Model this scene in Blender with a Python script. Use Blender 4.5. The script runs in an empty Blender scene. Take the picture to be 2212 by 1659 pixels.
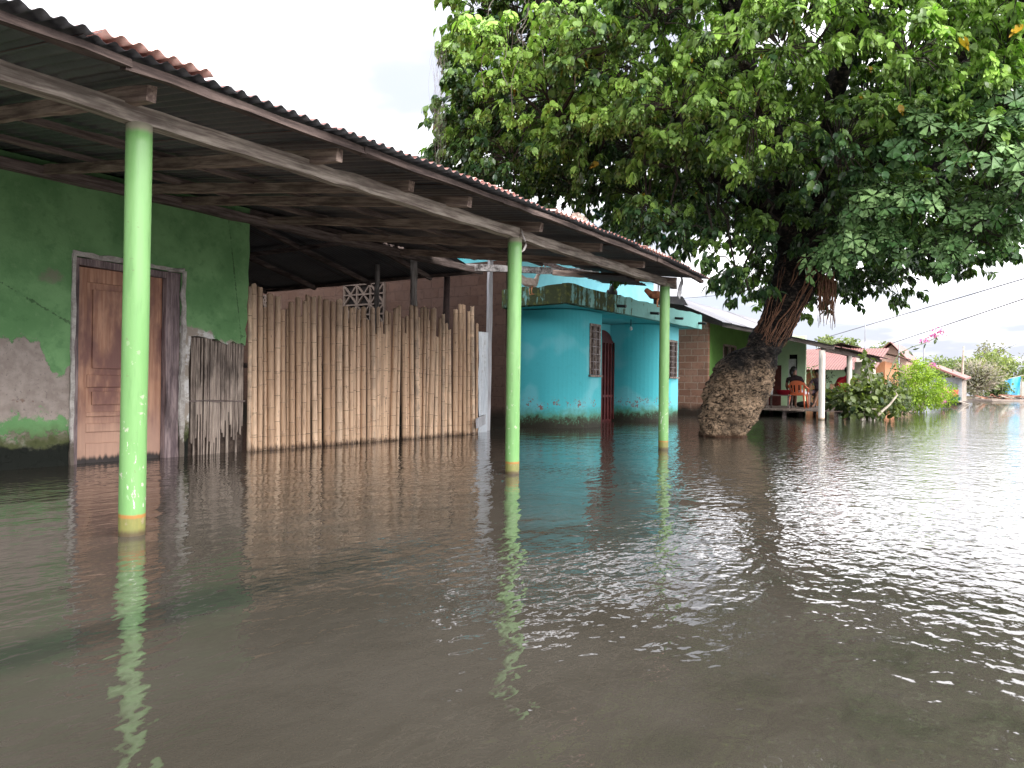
import bpy, math, random
import numpy as np
from mathutils import Vector, Matrix, noise as mnoise

random.seed(7)
RNG = np.random.default_rng(11)
S = bpy.context.scene
COL = S.collection

# ------------------------------------------------------------------ camera
# world: X runs along the street, Y towards the houses, Z up, water at z = 0
F_PX, CX, CY, EYE = 1661.0, 1106.0, 829.5, 0.85
ROLL, YAW, PITCH = 0.012, math.radians(33.565), math.radians(0.113)

cam_d = bpy.data.cameras.new('camera')
cam = bpy.data.objects.new('camera', cam_d)
COL.objects.link(cam)
cam_d.sensor_fit = 'HORIZONTAL'
cam_d.sensor_width = 36.0
cam_d.lens = 36.0 * F_PX / 2212.0
cam_d.clip_end = 5000
_fw = Vector((math.cos(YAW) * math.cos(PITCH), math.sin(YAW) * math.cos(PITCH), math.sin(PITCH)))
_q = _fw.to_track_quat('-Z', 'Y')
cam.matrix_world = Matrix.Translation((0, 0, EYE)) @ (_q.to_matrix() @ Matrix.Rotation(ROLL, 3, 'Z')).to_4x4()
S.camera = cam

# ------------------------------------------------------------------ sky, sun, exposure
S.view_settings.view_transform = 'Standard'
S.view_settings.look = 'None'
S.view_settings.exposure = 1.32
S.view_settings.gamma = 1.0
S.cycles.use_denoising = True
S.cycles.max_bounces = 8
S.cycles.diffuse_bounces = 4
S.cycles.glossy_bounces = 4
S.cycles.transmission_bounces = 4
S.cycles.transparent_max_bounces = 8
S.cycles.sample_clamp_indirect = 6.0

SUN_EL, SUN_AZ = math.radians(32), math.radians(-118)     # azimuth of the sun measured from +X

W = bpy.data.worlds.new('World')
S.world = W
W.use_nodes = True


class NT:
    """small helper for writing node trees"""

    def __init__(s, tree):
        s.t = tree
        s.t.nodes.clear()

    def n(s, typ, **kw):
        nd = s.t.nodes.new(typ)
        ins = kw.pop('ins', {})
        for k, v in kw.items():
            setattr(nd, k, v)
        for k, v in ins.items():
            s.set(nd.inputs[k], v)
        return nd

    def set(s, sock, v):
        if isinstance(v, bpy.types.NodeSocket):
            s.t.links.new(v, sock)
        elif isinstance(v, bpy.types.Node):
            s.t.links.new(v.outputs[0], sock)
        else:
            if hasattr(sock, 'default_value'):
                try:
                    sock.default_value = v
                except Exception:
                    sock.default_value = (*v, 1.0)

    def math(s, op, a, b=0.0, clamp=False):
        nd = s.n('ShaderNodeMath', operation=op, use_clamp=clamp)
        s.set(nd.inputs[0], a)
        s.set(nd.inputs[1], b)
        return nd.outputs[0]

    def mul(s, a, b): return s.math('MULTIPLY', a, b)
    def add(s, a, b): return s.math('ADD', a, b)
    def sub(s, a, b): return s.math('SUBTRACT', a, b)

    def step(s, v, lo, hi, a=0.0, b=1.0):
        nd = s.n('ShaderNodeMapRange', interpolation_type='SMOOTHSTEP')
        s.set(nd.inputs[0], v)
        for i, x in enumerate((lo, hi, a, b)):
            s.set(nd.inputs[1 + i], x)
        return nd.outputs[0]

    def mix(s, f, a, b, mode='MIX'):
        nd = s.n('ShaderNodeMix', data_type='RGBA', blend_type=mode)
        s.set(nd.inputs[0], f)
        for i, v in ((6, a), (7, b)):
            s.set(nd.inputs[i], v if not isinstance(v, tuple) else (*v[:3], 1.0))
        return nd.outputs[2]

    def noise(s, vec, scale, detail=3.0, rough=0.55, out=0, dist=0.0):
        nd = s.n('ShaderNodeTexNoise')
        s.set(nd.inputs['Vector'], vec)
        s.set(nd.inputs['Scale'], scale)
        s.set(nd.inputs['Detail'], detail)
        s.set(nd.inputs['Roughness'], rough)
        s.set(nd.inputs['Distortion'], dist)
        return nd.outputs[out]

    def vscale(s, vec, sc):
        nd = s.n('ShaderNodeMapping')
        s.set(nd.inputs['Vector'], vec)
        nd.inputs['Scale'].default_value = sc
        return nd.outputs[0]

    def pos(s): return s.n('ShaderNodeNewGeometry').outputs['Position']
    def obj(s): return s.n('ShaderNodeTexCoord').outputs['Object']

    def xyz(s, vec):
        nd = s.n('ShaderNodeSeparateXYZ')
        s.set(nd.inputs[0], vec)
        return nd.outputs

    def curve(s, v, pts, lo, hi):
        """piecewise curve value(v) given as points, v and values in real units; returns value in real units"""
        ys = [p[1] for p in pts]
        y0, y1 = min(ys), max(ys) + 1e-6
        nd = s.n('ShaderNodeFloatCurve')
        c = nd.mapping.curves[0]
        P = [((x - lo) / (hi - lo), (y - y0) / (y1 - y0)) for x, y in pts]
        c.points[0].location, c.points[1].location = P[0], P[-1]
        for p in P[1:-1]:
            c.points.new(*p)
        for p in c.points:
            p.handle_type = 'VECTOR'
        nd.mapping.update()
        s.set(nd.inputs[1], s.math('DIVIDE', s.sub(v, lo), hi - lo))
        return s.add(s.mul(nd.outputs[0], y1 - y0), y0)


def build_world():
    t = NT(W.node_tree)
    tc = t.n('ShaderNodeTexCoord')
    d = tc.outputs['Generated']
    x, y, z = t.xyz(d)[:3]
    zc = t.math('MAXIMUM', z, 0.0)
    den = t.add(zc, 0.16)
    cv = t.n('ShaderNodeCombineXYZ', ins={0: t.math('DIVIDE', x, den), 1: t.math('DIVIDE', y, den), 2: 0.3})
    c1 = t.noise(cv.outputs[0], 1.1, 5.0, 0.55)
    c2 = t.noise(cv.outputs[0], 0.45, 3.0, 0.5)
    white = t.step(t.add(t.mul(c1, 0.6), t.mul(c2, 0.4)), 0.44, 0.60)
    cloud = t.mix(white, (0.25, 0.26, 0.30), (0.98, 0.965, 0.99))
    # overcast dome brighter overhead; its horizon is lifted to whiten the water reflections
    lum = t.add(t.mul(zc, SKY_ZENITH), SKY_HORIZON)
    # plus a broad sun glow behind the eye, added to light the porch
    dt = t.n('ShaderNodeVectorMath', operation='DOT_PRODUCT')
    t.set(dt.inputs[0], d)
    dt.inputs[1].default_value = (math.cos(SUN_AZ) * math.cos(SUN_EL), math.sin(SUN_AZ) * math.cos(SUN_EL), math.sin(SUN_EL))
    lum = t.add(lum, t.mul(t.math('POWER', t.math('MAXIMUM', dt.outputs['Value'], 0.0), 2.5), SKY_GLOW))
    sk = t.n('ShaderNodeVectorMath', operation='SCALE')
    t.set(sk.inputs[0], cloud)
    t.set(sk.inputs['Scale'], t.mul(lum, 10.0))
    nis = t.n('ShaderNodeTexSky', sky_type='NISHITA', sun_disc=False, sun_elevation=SUN_EL,
              sun_rotation=math.radians(90) - SUN_AZ)
    gap = t.mul(t.step(c1, 0.50, 0.36), 0.12)
    colr = t.mix(gap, sk.outputs[0], nis.outputs[0])
    bg = t.n('ShaderNodeBackground', ins={'Color': colr, 'Strength': 0.1})
    out = t.n('ShaderNodeOutputWorld')
    t.t.links.new(bg.outputs[0], out.inputs[0])


SKY_HORIZON, SKY_ZENITH, SKY_GLOW = 1.30, 0.70, 2.9
build_world()

sun_d = bpy.data.lights.new('sun', 'SUN')
sun = bpy.data.objects.new('sun', sun_d)
COL.objects.link(sun)
sun_d.energy = 1.5
sun_d.angle = math.radians(40)
sun_d.color = (1.0, 0.95, 0.87)
_sd = Vector((math.cos(SUN_AZ) * math.cos(SUN_EL), math.sin(SUN_AZ) * math.cos(SUN_EL), math.sin(SUN_EL)))
sun.rotation_euler = _sd.to_track_quat('Z', 'Y').to_euler()

# ------------------------------------------------------------------ where a photo point lies on a known plane
_ca, _sa, _cp, _sp = math.cos(YAW), math.sin(YAW), math.cos(PITCH), math.sin(PITCH)


def ray(x, y):
    dx, dy = x - CX, y - CY
    c, s = math.cos(ROLL), math.sin(ROLL)
    u, v = (dx * c + dy * s) / F_PX, -(-dx * s + dy * c) / F_PX
    up, fw = v * _cp + _sp, _cp - v * _sp
    return np.array([fw * _ca + u * _sa, fw * _sa - u * _ca, up])


def hit(axis, x, y, val):
    d = ray(x, y)
    o = np.array([0, 0, EYE])
    return o + d * ((val - o[axis]) / d[axis])


def onX(x, y, v): return hit(0, x, y, v)
def onY(x, y, v): return hit(1, x, y, v)
def onZ(x, y, v=0.0): return hit(2, x, y, v)
def atD(x, y, d): return np.array([0, 0, EYE]) + ray(x, y) * d


def rd(r, d, z):
    """metres to the right, ahead of and above the eye point's foot -> world"""
    return np.array([d * _ca + r * _sa, d * _sa - r * _ca, z])


# ------------------------------------------------------------------ mesh builder
class MB:
    def __init__(s):
        s.v, s.f, s.m, s.n = [], [], [], 0
        s.c = []

    def add(s, v, f, m=0, col=None):
        v = np.asarray(v, float).reshape(-1, 3)
        s.v.append(v)
        s.f.extend([tuple(i + s.n for i in q) for q in f])
        s.m.extend([m] * len(f))
        s.n += len(v)
        s.c.append(np.tile(np.asarray(col if col is not None else (1, 1, 1), float), (len(v), 1)))
        return s

    def box(s, c, size, R=None, m=0):
        hx, hy, hz = [q / 2 for q in size]
        v = np.array([(x, y, z) for z in (-hz, hz) for y in (-hy, hy) for x in (-hx, hx)])
        if R is not None:
            v = v @ np.array(R).T
        return s.add(v + np.asarray(c, float), [(0, 2, 3, 1), (4, 5, 7, 6), (0, 1, 5, 4), (1, 3, 7, 5), (3, 2, 6, 7), (2, 0, 4, 6)], m)

    def beam(s, p0, p1, w, h, up=(0, 0, 1), n=10, jit=0.004, m=0):
        """rough-sawn timber from p0 to p1, w across, h along up"""
        p0, p1, up = np.asarray(p0, float), np.asarray(p1, float), np.asarray(up, float)
        d = (p1 - p0) / np.linalg.norm(p1 - p0)
        sd = np.cross(d, up); sd /= np.linalg.norm(sd)
        u = np.cross(sd, d)
        V = []
        for i in range(n + 1):
            c = p0 + (p1 - p0) * i / n + (sd * RNG.normal() + u * RNG.normal()) * jit * 0.5
            for a, b in ((-1, -1), (1, -1), (1, 1), (-1, 1)):
                V.append(c + sd * (a * w / 2 + RNG.normal() * jit) + u * (b * h / 2 + RNG.normal() * jit))
        F = [(3, 2, 1, 0), tuple(4 * n + i for i in range(4))]
        for i in range(n):
            for k in range(4):
                a, b = 4 * i + k, 4 * i + (k + 1) % 4
                F.append((a, b, b + 4, a + 4))
        return s.add(V, F, m)

    def tube(s, path, rad, seg=10, m=0, cap=True, squash=None):
        P = np.asarray(path, float)
        n = len(P)
        R = np.full(n, rad, float) if np.isscalar(rad) else np.asarray(rad, float)
        T = np.gradient(P, axis=0)
        T /= np.linalg.norm(T, axis=1)[:, None] + 1e-12
        ref = np.array([0, 0, 1.0]) if abs(T[0][2]) < 0.9 else np.array([1.0, 0, 0])
        V = []
        for i in range(n):
            a = np.cross(T[i], ref); a /= np.linalg.norm(a) + 1e-12
            b = np.cross(T[i], a)
            ref = -b if False else ref
            th = np.arange(seg) * 2 * math.pi / seg
            V.append(P[i] + R[i] * (np.cos(th)[:, None] * a + np.sin(th)[:, None] * b))
        V = np.concatenate(V)
        F = []
        for i in range(n - 1):
            for k in range(seg):
                a, b = i * seg + k, i * seg + (k + 1) % seg
                F.append((a, b, b + seg, a + seg))
        if cap:
            F.append(tuple(range(seg - 1, -1, -1)))
            F.append(tuple((n - 1) * seg + k for k in range(seg)))
        return s.add(V, F, m)

    def poly(s, pts, axis, lo, hi, m=0):
        """outline in the plane across `axis`, given thickness lo..hi along it"""
        n = len(pts)
        o = [i for i in range(3) if i != axis]
        V = []
        for val in (lo, hi):
            for p in pts:
                q = [0, 0, 0]
                q[axis] = val; q[o[0]], q[o[1]] = p
                V.append(q)
        F = [tuple(range(n)), tuple(range(2 * n - 1, n - 1, -1))]
        for i in range(n):
            j = (i + 1) % n
            F.append((i, i + n, j + n, j))
        return s.add(V, F, m)

    def lathe(s, prof, c=(0, 0, 0), seg=16, m=0):
        V, F = [], []
        for r, z in prof:
            for k in range(seg):
                a = 2 * math.pi * k / seg
                V.append((c[0] + r * math.cos(a), c[1] + r * math.sin(a), c[2] + z))
        for i in range(len(prof) - 1):
            for k in range(seg):
                a, b = i * seg + k, i * seg + (k + 1) % seg
                F.append((a, b, b + seg, a + seg))
        return s.add(V, F, m)

    def ell(s, c, r, seg=14, rings=9, R=None, m=0):
        V, F = [], []
        for i in range(rings + 1):
            ph = math.pi * i / rings
            for k in range(seg):
                a = 2 * math.pi * k / seg
                V.append((r[0] * math.sin(ph) * math.cos(a), r[1] * math.sin(ph) * math.sin(a), r[2] * math.cos(ph)))
        for i in range(rings):
            for k in range(seg):
                a, b = i * seg + k, i * seg + (k + 1) % seg
                F.append((a + seg, b + seg, b, a))
        V = np.array(V)
        if R is not None:
            V = V @ np.array(R).T
        return s.add(V + np.asarray(c, float), F, m)

    def build(s, name, mats, parent=None, smooth=False, origin=None, fix=True):
        me = bpy.data.meshes.new(name)
        V = np.concatenate(s.v)
        o = np.zeros(3) if origin is None else np.asarray(origin, float)
        me.from_pydata((V - o).tolist(), [], s.f)
        for mt in (mats if isinstance(mats, (list, tuple)) else [mats]):
            me.materials.append(mt)
        me.polygons.foreach_set('material_index', s.m)
        if smooth:
            me.polygons.foreach_set('use_smooth', [True] * len(s.f))
        me.update()
        if fix:
            import bmesh
            bm = bmesh.new(); bm.from_mesh(me)
            bmesh.ops.recalc_face_normals(bm, faces=bm.faces)
            bm.to_mesh(me); bm.free()
        ob = bpy.data.objects.new(name, me)
        COL.objects.link(ob)
        ob.location = o
        if parent is not None:
            par(ob, parent)
        return ob


def par(ob, parent):
    """parent, keeping the child where it stands in the world (things here are never rotated or scaled)"""
    ob.parent = parent
    ob.location = Vector(ob.location) - world_loc(parent)


def world_loc(o):
    l = Vector(o.location)
    while o.parent:
        o = o.parent
        l += Vector(o.location)
    return l


def xf(mb, ang, loc, sc=1.0):
    """turn a builder's geometry about Z and move it"""
    c, s_ = math.cos(ang), math.sin(ang)
    R = np.array([[c, -s_, 0], [s_, c, 0], [0, 0, 1.0]]) * sc
    mb.v = [v @ R.T + np.asarray(loc, float) for v in mb.v]
    return mb


def tag(o, label=None, cat=None, group=None, kind=None):
    if label: o['label'] = label
    if cat: o['category'] = cat
    if group: o['group'] = group
    if kind: o['kind'] = kind
    return o


def thing(name, loc, label, cat, group=None):
    o = bpy.data.objects.new(name, None)
    COL.objects.link(o)
    o.location = [float(q) for q in loc]
    o.empty_display_size = 0.2
    return tag(o, label, cat, group)


def copy_tree(o, parent=None):
    c = o.copy()
    COL.objects.link(c)
    c.parent = parent
    for ch in list(o.children):
        copy_tree(ch, c)
    return c


# ------------------------------------------------------------------ materials
def material(name):
    m = bpy.data.materials.new(name)
    m.use_nodes = True
    t = NT(m.node_tree)
    p = t.n('ShaderNodeBsdfPrincipled')
    o = t.n('ShaderNodeOutputMaterial')
    t.t.links.new(p.outputs[0], o.inputs[0])
    return m, t, p, o


def bump(t, p, h, dist=0.01, strength=1.0):
    b = t.n('ShaderNodeBump', ins={'Strength': strength, 'Distance': dist, 'Height': h})
    t.set(p.inputs['Normal'], b.outputs[0])
    return b


def plain(name, c1, c2=None, rough=0.7, scale=6.0, spec=0.3, bmp=0.004, metal=0.0, wet=None):
    """two-tone weathered surface; wet=(height, colour) darkens the flood line, or paints shade low down"""
    m, t, p, o = material(name)
    pos = t.pos()
    n1 = t.noise(pos, scale, 5, 0.6)
    n2 = t.noise(pos, scale * 4.3, 4, 0.6)
    c2 = c2 or tuple(q * 0.65 for q in c1)
    col = t.mix(t.step(t.add(t.mul(n1, 0.7), t.mul(n2, 0.3)), 0.36, 0.64), c2, c1)
    if wet:
        z = t.xyz(pos)[2]
        w = t.step(t.add(z, t.mul(t.sub(n1, 0.5), wet[0] * 1.6)), wet[0] * 1.25, wet[0] * 0.6)
        col = t.mix(t.mul(w, 0.9), col, wet[1])
    t.set(p.inputs['Base Color'], col)
    p.inputs['Roughness'].default_value = rough
    p.inputs['Specular IOR Level'].default_value = spec
    p.inputs['Metallic'].default_value = metal
    if bmp:
        bump(t, p, t.add(n1, t.mul(n2, 0.6)), bmp)
    return m


def wood(name, axis, light, dark, rough=0.8, sc=1.0, stain=0.6, slope=0.0):
    m, t, p, o = material(name)
    pos = t.pos()
    if slope:      # grain that follows sloping timbers
        q3 = t.xyz(pos)
        pos = t.n('ShaderNodeCombineXYZ', ins={0: q3[0], 1: q3[1], 2: t.sub(q3[2], t.mul(q3[1], slope))}).outputs[0]
    s = [22.0 * sc] * 3; s[axis] = 1.4 * sc
    s2 = [7.0 * sc] * 3; s2[axis] = 2.0 * sc
    g = t.noise(t.vscale(pos, s), 1.6, 5, 0.65)
    blot = t.noise(t.vscale(pos, s2), 0.7, 5, 0.62)
    fine = t.noise(pos, 55, 3)
    col = t.mix(t.step(g, 0.35, 0.66), dark, light)
    col = t.mix(t.mul(t.step(blot, 0.47, 0.66), stain), col, tuple(q * 0.3 for q in dark))
    col = t.mix(t.mul(t.step(blot, 0.40, 0.30), 0.4), col, tuple(min(1, q * 1.25) for q in light))
    t.set(p.inputs['Base Color'], col)
    p.inputs['Roughness'].default_value = rough
    p.inputs['Specular IOR Level'].default_value = 0.2
    bump(t, p, t.add(g, t.mul(fine, 0.4)), 0.006)
    return m


GREY_L, GREY_D = (0.47, 0.405, 0.335), (0.19, 0.15, 0.125)
DK_L, DK_D = (0.25, 0.195, 0.175), (0.10, 0.074, 0.066)
M_wood_x = wood('weathered_wood_along', 0, GREY_L, GREY_D)
M_wood_y = wood('weathered_wood_across', 1, (0.42, 0.32, 0.26), (0.17, 0.12, 0.10), stain=.5, slope=0.125)
M_wood_dx = wood('dark_wood_along', 0, DK_L, DK_D)
M_wood_edge = wood('dark_eave_wood', 0, (0.15, 0.11, 0.095), (0.055, 0.04, 0.036))  # darker wood tone for the outermost purlin
M_wood_dy = wood('dark_wood_across', 1, DK_L, DK_D, slope=0.125)
M_wood_z = wood('weathered_wood_upright', 2, GREY_L, GREY_D)
M_log = wood('grey_log', 2, (0.42, 0.39, 0.37), (0.16, 0.14, 0.13))
M_board = wood('painted_board', 2, (0.50, 0.50, 0.52), (0.36, 0.35, 0.36), stain=0.2)


def mat_roof(name, c1, c2, rust, rough=0.5, metal=0.0):
    m, t, p, o = material(name)
    pos = t.pos()
    n = t.noise(t.vscale(pos, (3.0, 0.7, 1.0)), 1.4, 5, 0.65)
    sh = t.noise(t.vscale(pos, (1.25, 0.3, 0.3)), 1.0, 0.0)
    f = t.noise(pos, 16, 4, 0.6)
    col = t.mix(t.step(n, 0.35, 0.65), c1, c2)
    col = t.mix(t.mul(t.step(t.add(t.mul(n, .6), t.mul(f, .4)), 0.52, 0.66), 0.75), col, rust)
    col = t.mix(t.mul(t.step(sh, 0.4, 0.6), 0.3), col, tuple(q * 0.6 for q in c1))
    t.set(p.inputs['Base Color'], col)
    p.inputs['Roughness'].default_value = rough
    p.inputs['Metallic'].default_value = metal
    p.inputs['Specular IOR Level'].default_value = 0.4
    bump(t, p, f, 0.003)
    return m


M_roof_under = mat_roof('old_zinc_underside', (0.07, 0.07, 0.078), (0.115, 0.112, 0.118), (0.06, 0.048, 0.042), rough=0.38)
M_roof_red = mat_roof('faded_red_roof_paint', (0.22, 0.085, 0.07), (0.29, 0.125, 0.10), (0.16, 0.075, 0.055))
M_roof_pink = mat_roof('pink_faded_sheet', (0.78, 0.44, 0.38), (0.82, 0.52, 0.46), (0.6, 0.32, 0.27))
M_zinc = mat_roof('bare_zinc_roof', (0.19, 0.19, 0.205), (0.26, 0.26, 0.275), (0.24, 0.10, 0.05), rough=0.5)
M_zinc_leaning = mat_roof('dented_zinc', (0.50, 0.54, 0.58), (0.62, 0.65, 0.68), (0.34, 0.33, 0.32), rough=0.4)


def mat_green_wall():
    m, t, p, o = material('peeling_green_plaster')
    pos = t.pos()
    x, y, z = t.xyz(pos)[:3]
    n1 = t.noise(pos, 2.2, 6, 0.6)
    n2 = t.noise(pos, 9.0, 5, 0.65)
    n3 = t.noise(pos, 40.0, 4, 0.6)
    paint = t.mix(t.step(n1, 0.35, 0.65), (0.125, 0.265, 0.105), (0.195, 0.37, 0.16))
    paint = t.mix(t.mul(t.step(n2, 0.52, 0.7), 0.35), paint, (0.05, 0.14, 0.05))
    paint = t.mix(t.mul(t.step(n2, 0.40, 0.28), 0.3), paint, (0.25, 0.40, 0.2))
    bare = t.mix(t.step(n2, 0.35, 0.65), (0.27, 0.225, 0.195), (0.36, 0.305, 0.265))
    bare = t.mix(t.mul(t.step(n3, 0.6, 0.7), 0.6), bare, (0.12, 0.10, 0.09))
    j = t.mul(t.sub(n2, 0.5), 0.30)
    j2 = t.mul(t.sub(n3, 0.5), 0.10)
    top = t.curve(x, [(2.0, 1.20), (3.15, 1.22), (3.30, 1.215), (3.56, 1.235), (3.66, 1.235), (3.72, 1.08), (3.80, 0.93), (3.90, 0.90), (3.95, 1.0), (4.2, 1.0)], 2.0, 4.2)
    inside = t.step(t.sub(t.add(t.add(z, j), j2), top), 0.014, -0.014)
    inside = t.mul(inside, t.step(x, 3.985, 3.955))
    low = t.add(0.50, t.mul(t.sub(n1, 0.5), 0.30))
    inside = t.mul(inside, t.step(t.add(t.add(z, t.mul(j, 1.6)), j2), t.sub(low, 0.03), t.add(low, 0.03)))
    low2 = t.mul(t.step(t.add(z, t.mul(j, 2.2)), 0.36, 0.33), t.step(n2, 0.44, 0.47))
    inside = t.math('MAXIMUM', inside, low2)
    # plaster margin beside the lath patch
    q = t.mul(t.step(x, 5.15, 5.17), t.step(t.sub(t.add(z, t.mul(j, 0.6)), t.curve(x, [(5.1, 1.50), (5.28, 1.47), (5.55, 1.44), (5.66, 1.34), (6.2, 1.30)], 5.1, 6.2)), 0.015, -0.015))
    # a worn spot
    dx, dz = t.sub(x, 3.78), t.sub(z, 1.86)
    spot = t.step(t.add(t.add(t.mul(dx, t.mul(dx, 9)), t.mul(dz, t.mul(dz, 22))), t.mul(j, 1.6)), 0.16, 0.02)
    col = t.mix(inside, paint, bare)
    col = t.mix(q, col, t.mix(t.step(n2, .45, .6), (0.33, 0.28, 0.23), (0.62, 0.60, 0.57)))
    col = t.mix(t.mul(spot, 0.75), col, (0.22, 0.20, 0.15))
    # chips showing red earth
    chips = t.mul(t.step(t.noise(pos, 7.5, 3, 0.5), 0.67, 0.70), t.step(z, 0.75, 0.55))
    col = t.mix(chips, col, (0.13, 0.055, 0.03))
    # flood line: black slime with a pale fringe
    zw = t.add(z, t.mul(t.sub(n2, 0.5), 0.28))
    fr = t.mul(t.step(zw, 0.30, 0.24), t.step(n3, 0.40, 0.55))
    col = t.mix(t.mul(fr, 0.7), col, (0.42, 0.47, 0.36))
    slime = t.step(zw, 0.46, 0.24)
    col = t.mix(t.mul(slime, t.step(n1, 0.32, 0.5)), col, (0.075, 0.085, 0.035))
    col = t.mix(t.step(zw, 0.24, 0.17), col, (0.012, 0.014, 0.011))
    # hairline cracks
    w = t.n('ShaderNodeTexVoronoi', feature='DISTANCE_TO_EDGE', ins={'Vector': t.vscale(pos, (0.75, 1, 0.42)), 'Scale': 1.0})
    wob = t.add(w.outputs[0], t.mul(t.add(t.sub(n3, 0.5), t.sub(n2, 0.5)), 0.03))
    crack = t.mul(t.step(wob, 0.0045, 0.001), t.step(z, 1.1, 1.5))
    col = t.mix(t.mul(crack, 0.55), col, (0.02, 0.035, 0.02))
    t.set(p.inputs['Base Color'], col)
    p.inputs['Roughness'].default_value = 0.85
    p.inputs['Specular IOR Level'].default_value = 0.15
    h = t.add(t.add(t.mul(n2, 0.6), t.mul(n3, 0.35)), t.mul(inside, -0.5))
    bump(t, p, h, 0.008)
    return m


def mat_blue_wall():
    m, t, p, o = material('turquoise_wall_paint')
    pos = t.pos()
    x, y, z = t.xyz(pos)[:3]
    n1 = t.noise(pos, 0.75, 3, 0.45)
    n2 = t.noise(pos, 6.0, 6, 0.66)
    n3 = t.noise(pos, 26.0, 4, 0.6)
    col = t.mix(t.mul(t.step(n1, 0.515, 0.575), .8), (0.085, 0.55, 0.60), (0.19, 0.63, 0.68))
    col = t.mix(t.mul(t.step(n2, 0.55, 0.75), 0.25), col, (0.05, 0.34, 0.36))
    strk = t.noise(t.vscale(pos, (5, 5, 0.5)), 1.5, 4)
    col = t.mix(t.mul(t.step(strk, 0.6, 0.75), t.mul(t.step(z, 1.5, 2.3), 0.35)), col, (0.06, 0.2, 0.2))
    zz = t.add(z, t.mul(t.sub(n2, 0.5), 0.42))
    peel = t.mul(t.step(t.add(t.mul(n2, .55), t.mul(n3, .45)), 0.545, 0.565), t.mul(t.step(zz, 0.36, 0.42), t.step(zz, 0.66, 0.58)))
    col = t.mix(peel, col, (0.26, 0.17, 0.15))
    col = t.mix(t.mul(t.step(zz, 0.45, 0.20), 0.85), col, (0.09, 0.21, 0.09))
    col = t.mix(t.mul(t.step(zz, 0.26, 0.15), t.step(n3, 0.25, 0.5)), col, (0.045, 0.05, 0.028))
    col = t.mix(t.step(zz, 0.14, 0.06), col, (0.035, 0.033, 0.022))
    t.set(p.inputs['Base Color'], col)
    p.inputs['Roughness'].default_value = 0.7
    p.inputs['Specular IOR Level'].default_value = 0.25
    bump(t, p, t.add(n2, t.mul(n3, 0.5)), 0.006)
    return m


def mat_fascia():
    m, t, p, o = material('mossy_concrete_fascia')
    pos = t.pos()
    z = t.xyz(pos)[2]
    st = t.noise(t.vscale(pos, (4.5, 4.5, 0.8)), 1.3, 6, 0.68)
    n2 = t.noise(pos, 8.0, 6, 0.65)
    big = t.noise(pos, 0.9, 2)
    x = t.xyz(pos)[0]
    worn = t.add(t.step(x, 12.6, 17.5, 0.06, -0.17), t.mul(t.sub(big, 0.5), 0.2))
    k = t.step(t.add(t.add(t.mul(st, 0.75), t.mul(n2, 0.25)), worn), 0.45, 0.53)
    col = t.mix(k, (0.22, 0.46, 0.42), (0.055, 0.068, 0.035))
    col = t.mix(t.mul(t.step(n2, 0.5, 0.65), t.mul(k, 0.6)), col, (0.16, 0.18, 0.05))
    col = t.mix(t.mul(t.step(st, 0.40, 0.34), 0.5), col, (0.42, 0.55, 0.52))
    t.set(p.inputs['Base Color'], col)
    p.inputs['Roughness'].default_value = 0.9
    p.inputs['Specular IOR Level'].default_value = 0.1
    bump(t, p, t.add(n2, st), 0.012)
    return m


def mat_blocks(name, c1, c2, mortar, bw, bh, plane, wetc=(0.02, 0.018, 0.014), smear=0.35, wetz=0.3):
    """block wall laid in courses; plane 'y' runs along Y, 'x' along X"""
    m, t, p, o = material(name)
    pos = t.pos()
    x, y, z = t.xyz(pos)[:3]
    cv = t.n('ShaderNodeCombineXYZ', ins={0: (y if plane == 'y' else x), 1: z, 2: 0.0})
    wob = t.noise(pos, 4, 2, out=1)
    sc = t.n('ShaderNodeVectorMath', operation='MULTIPLY_ADD')
    t.set(sc.inputs[0], wob); sc.inputs[1].default_value = (0.05, 0.04, 0); t.set(sc.inputs[2], cv.outputs[0])
    b = t.n('ShaderNodeTexBrick', ins={'Vector': sc.outputs[0], 'Color1': (*c1, 1), 'Color2': (*c2, 1), 'Mortar': (*mortar, 1),
                                       'Scale': 1.0, 'Mortar Size': 0.012, 'Mortar Smooth': 0.3, 'Bias': 0.0, 'Brick Width': bw, 'Row Height': bh})
    n1 = t.noise(pos, 2.0, 5, 0.6)
    n2 = t.noise(pos, 12.0, 5, 0.65)
    col = t.mix(t.mul(t.step(n1, 0.42, 0.6), smear), b.outputs[0], mortar)
    col = t.mix(t.mul(t.step(n2, 0.5, 0.7), 0.5), col, tuple(q * 0.45 for q in c1))
    zz = t.add(z, t.mul(t.sub(n1, .5), 0.4))
    col = t.mix(t.mul(t.step(zz, wetz * 1.6, wetz * 0.7), 0.92), col, wetc)
    t.set(p.inputs['Base Color'], col)
    p.inputs['Roughness'].default_value = 0.9
    p.inputs['Specular IOR Level'].default_value = 0.1
    bump(t, p, t.add(t.mul(b.outputs[1], -1.0), t.mul(n2, 0.7)), 0.012)
    return m


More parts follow.
